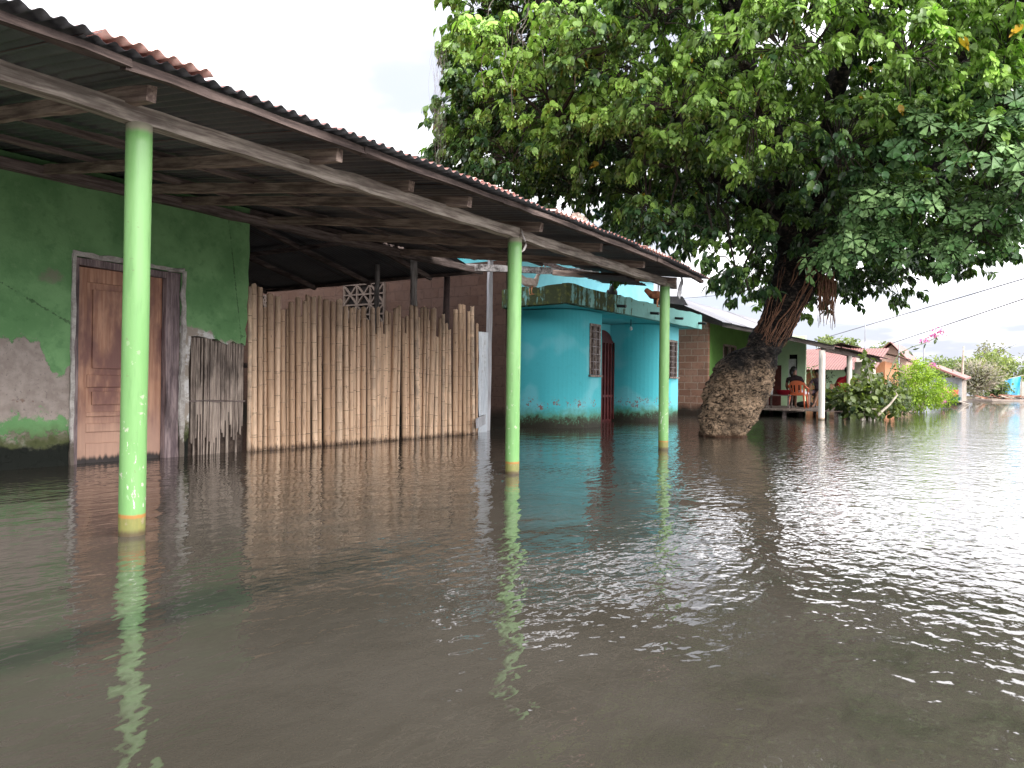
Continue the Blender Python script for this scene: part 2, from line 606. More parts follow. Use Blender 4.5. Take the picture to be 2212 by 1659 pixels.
def mat_post(name, c1, c2, stain_c, stain_z):
    m, t, p, o = material(name)
    pos = t.pos()
    z = t.xyz(pos)[2]
    n1 = t.noise(t.vscale(pos, (6, 6, 1.2)), 1.2, 5, 0.6)
    n2 = t.noise(t.vscale(pos, (30, 30, 9)), 1.3, 4, 0.62)
    col = t.mix(t.step(n1, 0.35, 0.65), c1, c2)
    scuff = t.mul(t.step(n2, 0.62, 0.67), t.mul(t.step(z, 0.75, 0.5), t.step(n1, 0.46, 0.54)))
    col = t.mix(scuff, col, (0.55, 0.58, 0.48))
    spk = t.step(t.noise(pos, 34, 2), 0.70, 0.74)
    col = t.mix(t.mul(spk, 0.6), col, (0.13, 0.16, 0.07))
    grime = t.noise(t.vscale(pos, (9, 9, 1.1)), 1.7, 6, 0.68)
    col = t.mix(t.mul(t.step(grime, 0.50, 0.68), 0.38), col, tuple(q * 0.55 for q in c1))
    chip = t.mul(t.step(t.noise(pos, 19, 5, 0.6), 0.63, 0.65), t.step(z, 1.5, 0.2))
    col = t.mix(t.mul(chip, 0.8), col, (0.42, 0.40, 0.33))
    zz = t.add(z, t.mul(t.sub(n1, 0.5), 0.03))
    st = t.step(zz, stain_z + 0.004, stain_z - 0.004)
    col = t.mix(t.mul(st, 0.72), col, t.mix(t.step(n2, 0.4, 0.6), stain_c, tuple(q * 0.8 for q in stain_c)))
    ln = t.mul(t.step(zz, stain_z - 0.022, stain_z - 0.012), t.step(zz, stain_z + 0.008, stain_z - 0.002))
    col = t.mix(t.mul(ln, 0.65), col, (0.36, 0.13, 0.03))
    col = t.mix(t.step(t.add(z, t.mul(t.sub(n2, 0.5), 0.03)), 0.045, 0.010), col, (0.075, 0.055, 0.025))
    col = t.mix(t.mul(t.step(t.add(z, t.mul(n2, 0.03)), 2.225, 2.262), 0.8), col, (0.30, 0.24, 0.20))
    t.set(p.inputs['Base Color'], col)
    p.inputs['Roughness'].default_value = 0.42
    p.inputs['Specular IOR Level'].default_value = 0.4
    bump(t, p, n1, 0.004)
    return m


def mat_bamboo():
    m, t, p, o = material('dry_bamboo')
    pos = t.pos()
    z = t.xyz(pos)[2]
    rnd = t.n('ShaderNodeObjectInfo').outputs['Random']
    n1 = t.noise(t.vscale(pos, (28, 28, 2.2)), 1.2, 5, 0.6)
    n2 = t.noise(pos, 5.0, 5, 0.62)
    n3 = t.noise(t.vscale(pos, (30, 30, 8)), 1.3, 4, 0.65)
    base = t.mix(rnd, (0.46, 0.295, 0.18), (0.86, 0.62, 0.42))
    col = t.mix(t.mul(t.step(n1, 0.42, 0.68), 0.55), base, (0.30, 0.19, 0.125))
    old = t.mul(t.step(t.add(rnd, 0.0), 0.72, 0.95), t.step(n2, 0.35, 0.6))
    col = t.mix(t.mul(old, 0.6), col, (0.22, 0.18, 0.14))
    col = t.mix(t.mul(t.step(t.add(z, t.mul(t.sub(n2, 0.5), 0.9)), 1.35, 2.0), 0.45), col, (0.25, 0.185, 0.14))
    col = t.mix(t.mul(t.step(n3, 0.62, 0.70), 0.7), col, (0.09, 0.06, 0.045))
    zz = t.add(z, t.mul(t.sub(n3, 0.5), 0.22))
    col = t.mix(t.step(zz, 0.085, -0.02), col, (0.06, 0.032, 0.02))
    t.set(p.inputs['Base Color'], col)
    p.inputs['Roughness'].default_value = 0.55
    p.inputs['Specular IOR Level'].default_value = 0.3
    bump(t, p, n1, 0.003)
    return m


def mat_leaf(name, dark, light, rough=0.38, trans=0.35, tr_boost=(1.5, 1.7, 0.6), spec=0.45):
    """leaf colour runs dark..light with the leaf's age, kept in the colour attribute"""
    m, t, p, o = material(name)
    a = t.n('ShaderNodeAttribute', attribute_name='leaf_tone')
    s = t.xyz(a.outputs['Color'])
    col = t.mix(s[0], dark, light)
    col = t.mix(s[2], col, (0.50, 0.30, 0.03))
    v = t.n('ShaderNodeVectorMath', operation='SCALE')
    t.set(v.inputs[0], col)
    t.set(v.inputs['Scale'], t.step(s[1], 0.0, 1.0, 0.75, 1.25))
    t.set(p.inputs['Base Color'], v.outputs[0])
    p.inputs['Roughness'].default_value = rough
    p.inputs['Specular IOR Level'].default_value = spec
    tr = t.n('ShaderNodeBsdfTranslucent')
    tv = t.n('ShaderNodeVectorMath', operation='MULTIPLY')
    t.set(tv.inputs[0], v.outputs[0])
    tv.inputs[1].default_value = tr_boost
    t.set(tr.inputs[0], tv.outputs[0])
    mx = t.n('ShaderNodeMixShader', ins={0: trans})
    t.t.links.new(p.outputs[0], mx.inputs[1])
    t.t.links.new(tr.outputs[0], mx.inputs[2])
    t.t.links.new(mx.outputs[0], o.inputs[0])
    return m


def mat_bark():
    m, t, p, o = material('rough_bark')
    pos = t.pos()
    z = t.xyz(pos)[2]
    n0 = t.noise(pos, 2.2, 4, 0.6)
    st = t.vscale(pos, (1.0, 1.0, 1.7))
    n1 = t.noise(st, 5.5, 8, 0.74, dist=1.5)
    n2 = t.noise(pos, 38.0, 5, 0.65)
    vo = t.n('ShaderNodeTexVoronoi', feature='DISTANCE_TO_EDGE', ins={'Vector': st, 'Scale': 11.0})
    h = t.add(t.add(t.mul(n1, 1.0), t.mul(n2, 0.35)), t.mul(vo.outputs[0], 0.30))
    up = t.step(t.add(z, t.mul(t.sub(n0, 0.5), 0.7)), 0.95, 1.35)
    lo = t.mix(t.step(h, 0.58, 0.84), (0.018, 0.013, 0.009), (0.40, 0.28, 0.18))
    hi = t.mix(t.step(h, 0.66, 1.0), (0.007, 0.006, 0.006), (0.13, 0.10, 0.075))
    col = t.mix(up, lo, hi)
    col = t.mix(t.mul(t.step(t.add(t.mul(n0, .6), t.mul(n1, .4)), 0.52, 0.62), 0.6), col, (0.014, 0.012, 0.010))
    col = t.mix(t.step(t.add(z, t.mul(n1, 0.1)), 0.14, 0.06), col, (0.06, 0.03, 0.016))
    t.set(p.inputs['Base Color'], col)
    p.inputs['Roughness'].default_value = 0.85
    p.inputs['Specular IOR Level'].default_value = 0.2
    bump(t, p, h, 0.07)
    return m


def mat_door():
    m, t, p, o = material('worn_door_wood')
    pos = t.pos()
    x, y, z = t.xyz(pos)[:3]
    g = t.noise(t.vscale(pos, (24, 24, 1.2)), 1.3, 5, 0.62)
    b = t.noise(t.vscale(pos, (3.0, 3, 1.2)), 1.3, 4, 0.55)
    col = t.mix(t.step(g, 0.35, 0.66), (0.33, 0.15, 0.085), (0.52, 0.28, 0.17))
    col = t.mix(t.step(b, 0.42, 0.64), col, (0.19, 0.08, 0.06))
    col = t.mix(t.mul(t.step(t.add(z, t.mul(t.sub(b, 0.5), 0.5)), 0.75, 0.2), 0.75), col, (0.47, 0.29, 0.21))
    col = t.mix(t.step(t.add(z, t.mul(t.sub(g, 0.5), 0.12)), 0.085, 0.03), col, (0.02, 0.013, 0.01))
    t.set(p.inputs['Base Color'], col)
    p.inputs['Roughness'].default_value = 0.55
    bump(t, p, g, 0.004)
    return m


def mat_water():
    m, t, p, o = material('muddy_flood_water')
    pos = t.pos()
    x, y, z = t.xyz(pos)[:3]
    big = t.noise(pos, 0.35, 3, 0.5)
    silt = t.noise(pos, 1.1, 4, 0.55)
    col = t.mix(t.step(silt, 0.35, 0.65), (0.043, 0.038, 0.029), (0.053, 0.047, 0.037))
    # drowned edge of the porch floor seen through the silt
    yy = t.add(y, t.mul(t.sub(silt, 0.5), 0.7))
    band = t.mul(t.mul(t.step(yy, 2.40, 2.58), t.step(yy, 2.90, 2.66)), t.mul(t.step(x, 3.6, 2.2), t.step(silt, 0.3, 0.5)))
    col = t.mix(t.mul(band, 0.55), col, (0.009, 0.016, 0.013))
    # greener weed bed towards the open street
    weed = t.mul(t.step(t.noise(pos, 2.4, 5, 0.62), 0.47, 0.66), t.step(t.add(y, t.mul(x, -0.25)), 0.7, -0.2))
    col = t.mix(t.mul(weed, 0.4), col, (0.021, 0.026, 0.014))
    t.set(p.inputs['Base Color'], col)
    p.inputs['Roughness'].default_value = 0.015
    p.inputs['IOR'].default_value = 1.48
    p.inputs['Specular IOR Level'].default_value = 0.5
    # ripples: gentle swell, hand-wide wavelets, fine wind chop in patches
    wv = t.vscale(pos, (0.85, 1.25, 1.0))
    a = t.noise(wv, 2.6, 1.0, 0.4)
    b = t.noise(wv, 10.5, 1.0, 0.42, dist=0.35)
    c = t.noise(wv, 27.0, 1.0, 0.5)
    gust = t.step(t.add(big, t.step(t.add(y, t.mul(x, -0.42)), 1.2, -1.8, 0.0, 0.20)), 0.42, 0.66, 0.60, 1.7)
    h = t.add(t.mul(a, 0.0085), t.mul(gust, t.add(t.mul(b, 0.0045), t.mul(c, 0.0010))))
    bm = t.n('ShaderNodeBump', ins={'Strength': 1.0, 'Distance': 1.0, 'Height': h})
    t.set(p.inputs['Normal'], bm.outputs[0])
    return m


M_green = mat_green_wall()
M_blue = mat_blue_wall()
M_fascia = mat_fascia()
M_post = mat_post('green_post_paint', (0.125, 0.270, 0.085), (0.155, 0.305, 0.108), (0.20, 0.135, 0.035), 0.115)
M_white_post = mat_post('cream_post_paint', (0.58, 0.53, 0.46), (0.66, 0.61, 0.54), (0.5, 0.42, 0.3), 0.06)
M_bamboo = mat_bamboo()
M_bamboo_ring = plain('bamboo_node', (0.40, 0.29, 0.20), (0.17, 0.11, 0.07), 0.6, 20)
M_yard_blocks = mat_blocks('rendered_block_wall', (0.080, 0.047, 0.034), (0.105, 0.064, 0.048), (0.092, 0.058, 0.045), 0.42, 0.21, 'y', smear=0.75)
M_brick_side = mat_blocks('red_earth_blocks', (0.21, 0.105, 0.07), (0.30, 0.155, 0.105), (0.36, 0.265, 0.205), 0.40, 0.205, 'y', smear=0.12, wetz=0.26)
M_door = mat_door()
M_lath = wood('split_lath', 2, (0.47, 0.385, 0.315), (0.23, 0.18, 0.15), stain=0.75)
M_mud = plain('mud_daub', (0.10, 0.075, 0.06), (0.04, 0.03, 0.025), 0.95, 9, 0.1, 0.012)
M_jamb = wood('door_jamb_wood', 2, (0.33, 0.255, 0.245), (0.13, 0.095, 0.10), stain=0.7)
M_plaster = plain('white_plaster_edge', (0.52, 0.49, 0.45), (0.33, 0.30, 0.27), 0.9, 14, 0.1, 0.01, wet=(0.25, (0.10, 0.08, 0.06)))
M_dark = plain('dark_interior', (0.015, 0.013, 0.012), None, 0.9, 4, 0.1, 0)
M_black = plain('black_iron', (0.02, 0.02, 0.02), None, 0.5, 20)
M_wire = plain('rusty_wire', (0.10, 0.075, 0.06), None, 0.6, 20, bmp=0)
M_maroon = plain('maroon_door_paint', (0.12, 0.028, 0.026), (0.07, 0.017, 0.017), 0.45, 5)
M_frame = plain('old_window_frame', (0.36, 0.29, 0.24), (0.13, 0.08, 0.06), 0.7, 12)
M_bars = plain('grey_window_bar', (0.40, 0.37, 0.36), (0.2, 0.16, 0.15), 0.5, 20)
M_glass = plain('louvre_glass', (0.035, 0.025, 0.022), (0.10, 0.06, 0.05), 0.15, 3, 0.5, 0)
M_concrete = plain('breeze_block', (0.13, 0.10, 0.08), (0.09, 0.068, 0.055), 0.9, 14)
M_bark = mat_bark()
M_root = plain('aerial_root', (0.21, 0.105, 0.06), (0.09, 0.045, 0.028), 0.85, 14)
M_twig = plain('dark_twig', (0.05, 0.038, 0.03), (0.025, 0.02, 0.016), 0.85, 8, bmp=0)
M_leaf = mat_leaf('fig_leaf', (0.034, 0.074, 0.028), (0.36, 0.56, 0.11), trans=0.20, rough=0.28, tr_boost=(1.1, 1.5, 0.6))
M_epi = mat_leaf('obovate_leaf', (0.060, 0.145, 0.042), (0.27, 0.42, 0.16), rough=0.5, trans=0.25, tr_boost=(1.1, 1.4, 0.7))
M_shrub = mat_leaf('shrub_leaf', (0.032, 0.058, 0.024), (0.20, 0.245, 0.075))
M_lime = mat_leaf('lime_leaf', (0.12, 0.21, 0.02), (0.36, 0.48, 0.05), rough=0.6)
M_far = mat_leaf('far_leaf', (0.10, 0.14, 0.06), (0.30, 0.34, 0.14), rough=0.7)  # paler greens carry painted haze for the distant trees
M_dry = mat_leaf('dry_leaf', (0.17, 0.165, 0.135), (0.34, 0.32, 0.24), rough=0.8)
M_pink = mat_leaf('pink_bract', (0.52, 0.10, 0.42), (0.75, 0.28, 0.66), rough=0.6)

# ------------------------------------------------------------------ ground and water
wm = MB()
L = 2600.0
wm.add([(-L, -L, 0), (L, -L, 0), (L, L, 0), (-L, L, 0)], [(0, 1, 2, 3)])
tag(wm.build('water', mat_water(), fix=False), kind='structure')
gm = MB()
gm.add([(-L, -L, -0.55), (L, -L, -0.55), (L, L, -0.55), (-L, L, -0.55)], [(0, 1, 2, 3)])
tag(gm.build('ground', plain('drowned_mud', (0.10, 0.08, 0.05), None, 0.95, 1.0, 0.1, 0), fix=False), kind='structure')

# ------------------------------------------------------------------ green house with the long porch
YP, YW = 4.10, 7.93
house = thing('porch_house', (5.5, 7.9, 0), 'green house with peeling plaster and a long rusty tin porch roof on round posts', 'house')


def roof_z(y, x=0.0):
    sag = 0.09 * max(0.0, min(1.0, (x - 7.5) / 2.8)) ** 1.5
    return 2.50 + (y - YP) * 0.125 - sag


# front wall with its doorway and the fallen-away corner where laths show
lath_top = [(6.035, 1.30), (5.99, 1.33), (5.93, 1.315), (5.86, 1.345), (5.78, 1.30), (5.70, 1.32), (5.64, 1.36), (5.55, 1.355), (5.46, 1.37), (5.38, 1.38), (5.30, 1.37)]
right_edge = [(6.075, 2.62), (6.085, 2.45), (6.065, 2.2), (6.08, 2.0), (6.055, 1.8), (6.065, 1.62), (6.03, 1.5), (6.05, 1.42)]
outline = [(-1.2, -0.5), (-1.2, 2.985), (6.08, 2.985)] + right_edge + lath_top + [(5.27, 1.0), (5.285, 0.5), (5.26, -0.5), (5.165, -0.5), (5.165, 2.075), (3.985, 2.10), (3.975, -0.5)]
w = MB(); w.poly(outline, 1, YW, YW + 0.16)
w.build('wall', M_green, house)
# white plaster bead round the doorway, broken here and there
b = MB()
b.beam((3.975, YW - 0.012, -0.3), (3.98, YW - 0.012, 2.12), 0.035, 0.03, up=(0, 1, 0), n=18, jit=0.004)
b.beam((3.97, YW - 0.012, 2.125), (5.19, YW - 0.012, 2.095), 0.035, 0.045, n=14, jit=0.006)
b.beam((5.19, YW - 0.012, 2.10), (5.18, YW - 0.012, -0.3), 0.05, 0.03, up=(0, 1, 0), n=18, jit=0.007)
b.build('door_surround', M_plaster, house)
# laths
lm = MB()
x = 5.33
k = 0
while x < 6.05:
    wd = random.uniform(0.011, 0.021)
    bot = random.choice([random.uniform(0.12, 0.32), random.uniform(0.1, 0.5), -0.1])
    top = 1.36 if x < 5.6 else 1.33
    lm.beam((x + random.uniform(-.006, .006), YW + 0.045 + random.uniform(-.008, .004), bot), (x + random.uniform(-.012, .012), YW + 0.04, top), wd, 0.012, up=(0, 1, 0), n=4, jit=0.002)
    x += wd + random.uniform(0.001, 0.007)
lm.build('lath_panel', M_lath, house)
mm = MB(); mm.box((5.66, YW + 0.11, 0.45), (0.79, 0.08, 1.9)); mm.build('mud_backing', M_mud, house)
cr = MB(); cr.beam((5.29, YW + 0.02, 0.63), (6.06, YW + 0.022, 0.62), 0.012, 0.014, n=8); cr.build('cross_lath', M_wood_dx, house)
# door
dr = MB(); dr.box((4.52, YW + 0.115, 0.80), (0.95, 0.03, 2.42)); door = dr.build('door', M_door, house)


def dpart(name, boxes, mt=M_door):
    q = MB()
    for c, s_ in boxes:
        q.box(c, s_)
    o = q.build(name, mt, door)
    md = o.modifiers.new('edge', 'BEVEL'); md.width = 0.006; md.segments = 2
    return o


yd = YW + 0.088
dpart('stile', [((4.105, yd, 0.8), (0.115, 0.026, 2.42))])
dpart('stile', [((4.90, yd, 0.8), (0.17, 0.026, 2.42))])
for z_, h_ in ((1.935, 0.15), (0.845, 0.13), (0.50, 0.05), (0.36, 0.09), (0.09, 0.22)):
    dpart('rail', [((4.475, yd + 0.001, z_), (0.625, 0.024, h_))])
dpart('door_panel', [((4.475, yd + 0.006, 1.385), (0.50, 0.022, 0.82))])
dpart('door_panel', [((4.475, yd + 0.006, 0.665), (0.50, 0.022, 0.14))])
jb = MB()
jb.beam((4.015, YW + 0.07, -0.4), (4.015, YW + 0.07, 2.06), 0.055, 0.13, up=(0, 1, 0), n=12, jit=0.002)
jb.build('door_jamb', M_jamb, house)
jb = MB()
jb.beam((5.075, YW + 0.06, -0.4), (5.075, YW + 0.06, 2.05), 0.165, 0.11, up=(0, 1, 0), n=12, jit=0.003)
jb.build('door_jamb', M_jamb, house)
jb = MB()
jb.beam((3.99, YW + 0.07, 2.055), (5.16, YW + 0.07, 2.03), 0.12, 0.07, n=10, jit=0.002)
jb.build('door_lintel', M_jamb, house)
bk = MB(); bk.box((4.5, YW + 0.19, 0.9), (1.6, 0.04, 2.8)); bk.build('door_backing', M_dark, house)

# posts
for i, (px, pt) in enumerate(((2.39, 0.006), (6.20, 0.0), (9.955, -0.004))):
    pm = MB()
    zs = np.linspace(-0.6, 2.272, 24)
    pm.tube([(px + pt * z_, YP + 0.001 * math.sin(z_ * 3), z_) for z_ in zs], [0.0685 + 0.0006 * math.sin(z_ * 7) for z_ in zs], 40)
    po = pm.build('post', M_post, house, smooth=True)
# eave beam, in two lengths butted over the middle post
bm_ = MB()
bm_.beam((-1.2, YP, 2.322), (6.24, YP, 2.322), 0.075, 0.098, n=40, jit=0.0035)
bm_.build('eave_beam', M_wood_x, house)
bm_ = MB()
bm_.beam((6.247, YP + 0.002, 2.318), (10.30, YP, 2.285), 0.075, 0.098, n=26, jit=0.0035)
bm_.build('eave_beam', M_wood_x, house)
# wall plate over the wall and the yard opening
bm_ = MB()
bm_.beam((-1.2, YW - 0.06, 2.865), (10.85, YW - 0.06, 2.83), 0.09, 0.10, n=50, jit=0.005)
bm_.build('wall_plate', M_wood_dx, house)
# rafters
for rx, ye in ((0.85, 3.9), (2.33, 3.86), (3.62, 3.80), (4.55, 3.98), (5.12, 3.84), (6.30, 3.86), (7.55, 3.86), (8.75, 3.88), (9.97, 3.95)):
    r_ = MB()
    sag = roof_z(4.1, rx) - 2.5
    yin = 7.95 if rx < 8.9 else 5.9
    r_.beam((rx, ye, 2.405 + (ye - YP) * 0.125 + sag), (rx + random.uniform(-.06, .06), yin, 2.405 + (yin - YP) * 0.125 + sag), 0.058, 0.085, n=18, jit=0.003)
    r_.build('rafter', M_wood_y, house)
# purlins
for py, x1 in ((3.70, 10.30), (4.75, 10.2), (5.85, 9.55), (6.95, 9.4)):
    q = MB()
    n_ = 44
    zz = lambda xx: roof_z(py, xx) - 0.036
    xs = np.linspace(-1.2, x1, 8)
    for a_, b_ in zip(xs[:-1], xs[1:]):
        q.beam((a_, py + random.uniform(-.012, .012), zz(a_)), (b_ + .02, py + random.uniform(-.012, .012), zz(b_)), 0.055, 0.045, n=7, jit=0.004)
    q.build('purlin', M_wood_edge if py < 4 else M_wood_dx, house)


def corrugated(mb, x0, x1, y0, y1, zf, pitch=0.09, amp=0.0125, dz=0.0, tilt=0.0, ny=10, rag0=0.0, rag1=0.0, skew=0.0, m_under=0, m_top=1, yfun0=None, yfun1=None):
    """one corrugated sheet, ridges along Y, 3 mm thick, underside and top in their own materials"""
    nx = max(8, int((x1 - x0) / pitch * 8))
    xs = np.linspace(x0, x1, nx + 1)
    V = []
    e0 = [RNG.normal() * rag0 for _ in xs]
    e1 = [RNG.normal() * rag1 for _ in xs]
    for layer in (0, 1):
        for i, xx in enumerate(xs):
            a = (yfun0(xx) if yfun0 else y0) + e0[i] * 0.5
            b = (yfun1(xx) if yfun1 else y1) + e1[i]
            for j in range(ny + 1):
                yy = a + (b - a) * j / ny
                z_ = zf(yy, xx) + amp * (1 + math.sin(2 * math.pi * xx / pitch)) + dz + tilt * (xx - x0) + 0.003 * layer
                z_ += 0.006 * mnoise.noise((xx * 1.3, yy * 1.1, x0 * 3.0))
                V.append((xx + skew * (yy - y0), yy, z_))
    F, M = [], []
    N = (nx + 1) * (ny + 1)
    idx = lambda l, i, j: l * N + i * (ny + 1) + j
    for i in range(nx):
        for j in range(ny):
            F.append((idx(0, i, j), idx(0, i, j + 1), idx(0, i + 1, j + 1), idx(0, i + 1, j))); M.append(m_under)
            F.append((idx(1, i, j), idx(1, i + 1, j), idx(1, i + 1, j + 1), idx(1, i, j + 1))); M.append(m_top)
        for j, fl in ((0, 0), (ny, 1)):
            q = (idx(0, i, j), idx(0, i + 1, j), idx(1, i + 1, j), idx(1, i, j))
            F.append(q if fl == 0 else q[::-1]); M.append(m_under)
    mb.add(V, F)
    mb.m[-len(M):] = M


rf = MB()
x = -1.2
k = 0
torn = [(8.0, 8.05), (9.3, 8.0), (9.42, 7.6), (9.55, 6.4), (9.62, 5.95), (9.85, 5.5), (10.1, 5.5), (10.4, 5.2)]
tx = [q[0] for q in torn]; ty = [q[1] for q in torn]
while x < 10.3:
    wd = 0.76 + random.uniform(-0.04, 0.04)
    x1 = min(x + wd, 10.42)
    e = 3.60 + random.uniform(-0.035, 0.03)
    far = x1 > 8.0
    yf = (lambda xx: float(np.interp(xx, tx, ty)) + 0.10 * mnoise.noise((xx * 9, 3.1, 0)) + 0.06 * mnoise.noise((xx * 27, 1.1, 0))) if far else None
    corrugated(rf, x, x1 + 0.055, e, 8.05, roof_z, dz=(k % 2) * 0.006 + random.uniform(0, .004), ny=12, rag0=0.004, yfun1=yf)
    x += wd
    k += 1
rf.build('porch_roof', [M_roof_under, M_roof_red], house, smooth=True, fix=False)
# newer red sheets laid on top, reaching a little past the old eave
for x0, x1, e, dz in ((1.92, 2.52, 3.565, 0.026), (4.80, 5.5, 3.605, 0.022), (6.1, 6.9, 3.60, 0.020), (8.2, 9.0, 3.605, 0.020)):
    r2 = MB()
    corrugated(r2, x0, x1, e, 6.0, roof_z, dz=dz, ny=6, rag0=0.004, m_under=0, m_top=0)
    r2.build('red_roof_patch', [M_roof_pink], house, smooth=True, fix=False)
# loose lumps of wood holding the roof down
for xx, yy in ((6.62, 3.66),):
    q = MB(); q.beam((xx, yy, roof_z(yy, xx) + 0.075), (xx + 0.26, yy + .05, roof_z(yy, xx) + 0.07), 0.07, 0.06, n=4, jit=0.006)
    tag(q.build('wood_block', M_wood_x), 'short grey wood block lying on the edge of the tin porch roof', 'wood block')

# roof over the living rooms and over the side yard
mr = MB()
corrugated(mr, -1.2, 6.05, 7.80, 12.4, lambda y, x_: 3.03 + (y - 7.80) * 0.25, ny=6)
mr.build('main_roof', [M_roof_under, M_roof_red], house, smooth=True, fix=False)
yr = MB()
for i in range(9):
    y0 = 7.9 + i * 0.75
    ys = np.linspace(y0, y0 + 0.8, 40)
    V, F, Mi = [], [], []
    xs = np.linspace(10.78, 5.9, 8)
    for layer in (0, 1):
        for yy in ys:
            for xx in xs:
                V.append((xx, yy, 2.83 + (10.78 - xx) * 0.24 + 0.0095 * math.sin(2 * math.pi * yy / 0.076) + layer * 0.003 + (i % 2) * 0.006))
    nX = len(xs); N = nX * len(ys)
    for l in (0, 1):
        for a in range(len(ys) - 1):
            for b_ in range(nX - 1):
                q = [l * N + a * nX + b_, l * N + a * nX + b_ + 1, l * N + (a + 1) * nX + b_ + 1, l * N + (a + 1) * nX + b_]
                F.append(tuple(q)); Mi.append(l)
    yr.add(V, F); yr.m[-len(Mi):] = Mi
yr.build('yard_roof', [M_roof_under, M_roof_red], house, smooth=True, fix=False)
for yy in (8.9, 10.4, 11.9, 13.4):
    q = MB(); q.beam((10.72, yy, 2.77), (5.9, yy, 2.77 + 4.82 * 0.24), 0.06, 0.08, n=10, jit=0.004); q.build('yard_rafter', M_wood_dx, house)
for xx in (7.2, 9.0):
    q = MB(); q.beam((xx, 7.95, 2.85 + (10.78 - xx) * 0.24 - 0.11), (xx, 14.6, 2.85 + (10.78 - xx) * 0.24 - 0.11), 0.06, 0.07, n=10, jit=0.004); q.build('yard_purlin', M_wood_dy, house)
q = MB(); q.beam((10.72, 7.95, 2.80), (10.72, 14.6, 2.80), 0.08, 0.05, n=14, jit=0.004); q.build('yard_eave_board', M_wood_dy, house)
# gable boards above the wall plate, and the room wall beside the yard
g = MB()
g.poly([(5.95, 2.93), (10.6, 2.88), (5.95, 3.95)], 1, YW + 0.10, YW + 0.13)
g.build('gable_boards', M_wood_dx, house)
g = MB(); g.box((-1.15, 10.3, 1.7), (0.12, 4.4, 4.4)); g.box((2.4, 12.4, 1.9), (7.2, 0.12, 4.6)); g.build('outer_walls', M_mud, house)
g = MB(); g.box((5.98, 11.3, 1.6), (0.15, 6.3, 4.2)); g.build('side_wall', M_mud, house)
g = MB(); g.box((8.4, 14.75, 1.9), (5.0, 0.12, 4.4)); g.build('rear_wall', M_mud, house)
# props of the yard roof
def prop(px, pt, pb, Y, r, mt, lean=0.0, name='roof_prop', jit=0.006):
    t_ = onY(px, pt, Y)
    zs = np.linspace(-0.5, t_[2], 14)
    q = MB(); q.tube([(t_[0] + lean * (z_ - t_[2]) + RNG.normal() * jit, Y + RNG.normal() * jit, z_) for z_ in zs], [r * (1 + 0.06 * RNG.normal()) for _ in zs], 12)
    return q.build(name, mt, house, smooth=True)
prop(895, 560, 700, 8.0, 0.055, M_log)
prop(815, 572, 700, 9.6, 0.045, M_log)
prop(966, 566, 700, 8.6, 0.06, plain('charred_post', (0.05, 0.03, 0.028), (0.02, 0.014, 0.013), 0.85, 9))
# weathered timber that sticks out past the torn corner of the roof
q = MB()
a_, b_ = onY(1003, 577, 7.95), atD(1292, 589, 14.15)
q.beam(a_, b_, 0.07, 0.11, n=16, jit=0.005)
q.build('broken_timber', plain('lichen_wood', (0.62, 0.58, 0.55), (0.06, 0.045, 0.04), 0.85, 7), house)
q = MB()
q.beam(onY(1128, 556, 7.2), atD(1262, 592, 13.6), 0.05, 0.06, n=8, jit=0.005)
q.build('broken_timber', M_wood_dx, house)
# torn ends of tin hanging at the corner post
h_ = MB()
corrugated(h_, 9.65, 10.35, 4.55, 5.25, lambda y, x_: 2.40 + (y - 5.0) * 0.12 - (x_ - 9.65) * 0.05, ny=5, rag0=0.02, rag1=0.05)
h_.build('hanging_sheet', [M_roof_under, M_roof_under], house, smooth=True, fix=False)
h_ = MB()
p0 = onY(1474, 608, 3.95); p1 = onY(1466, 642, 3.95)
h_.beam(p0 + np.array([0, 0, .04]), p1, 0.11, 0.012, up=(0, 1, 0), n=6, jit=0.006)
h_.build('hanging_board', M_board, house)
h_ = MB()
h_.beam(onY(1423, 600, 4.9), onY(1419, 662, 4.9), 0.035, 0.012, up=(0, 1, 0), n=6, jit=0.003)
h_.build('hanging_strip', M_board, house)
h_ = MB()
pts = [onY(1438, 640, 4.6), onY(1472, 640, 4.6), onY(1484, 660, 4.6), onY(1440, 655, 4.6)]
h_.poly([(p[0], p[2]) for p in pts], 1, 4.58, 4.60)
h_.build('hanging_scrap', M_roof_under, house)
# rag tied at the middle post
q = MB()
rp = [onY(x_, y_, YP - 0.06) for x_, y_ in ((1127, 498), (1130, 510), (1134, 520), (1136, 530), (1131, 540), (1126, 545))]
q.tube(rp, [0.006, 0.008, 0.011, 0.012, 0.013, 0.004], 8)
tag(q.build('rag', plain('grey_rag', (0.55, 0.51, 0.48), (0.35, 0.31, 0.29), 0.9, 30), smooth=True), 'twisted pale rag tied to the beam at the middle green post', 'rag')

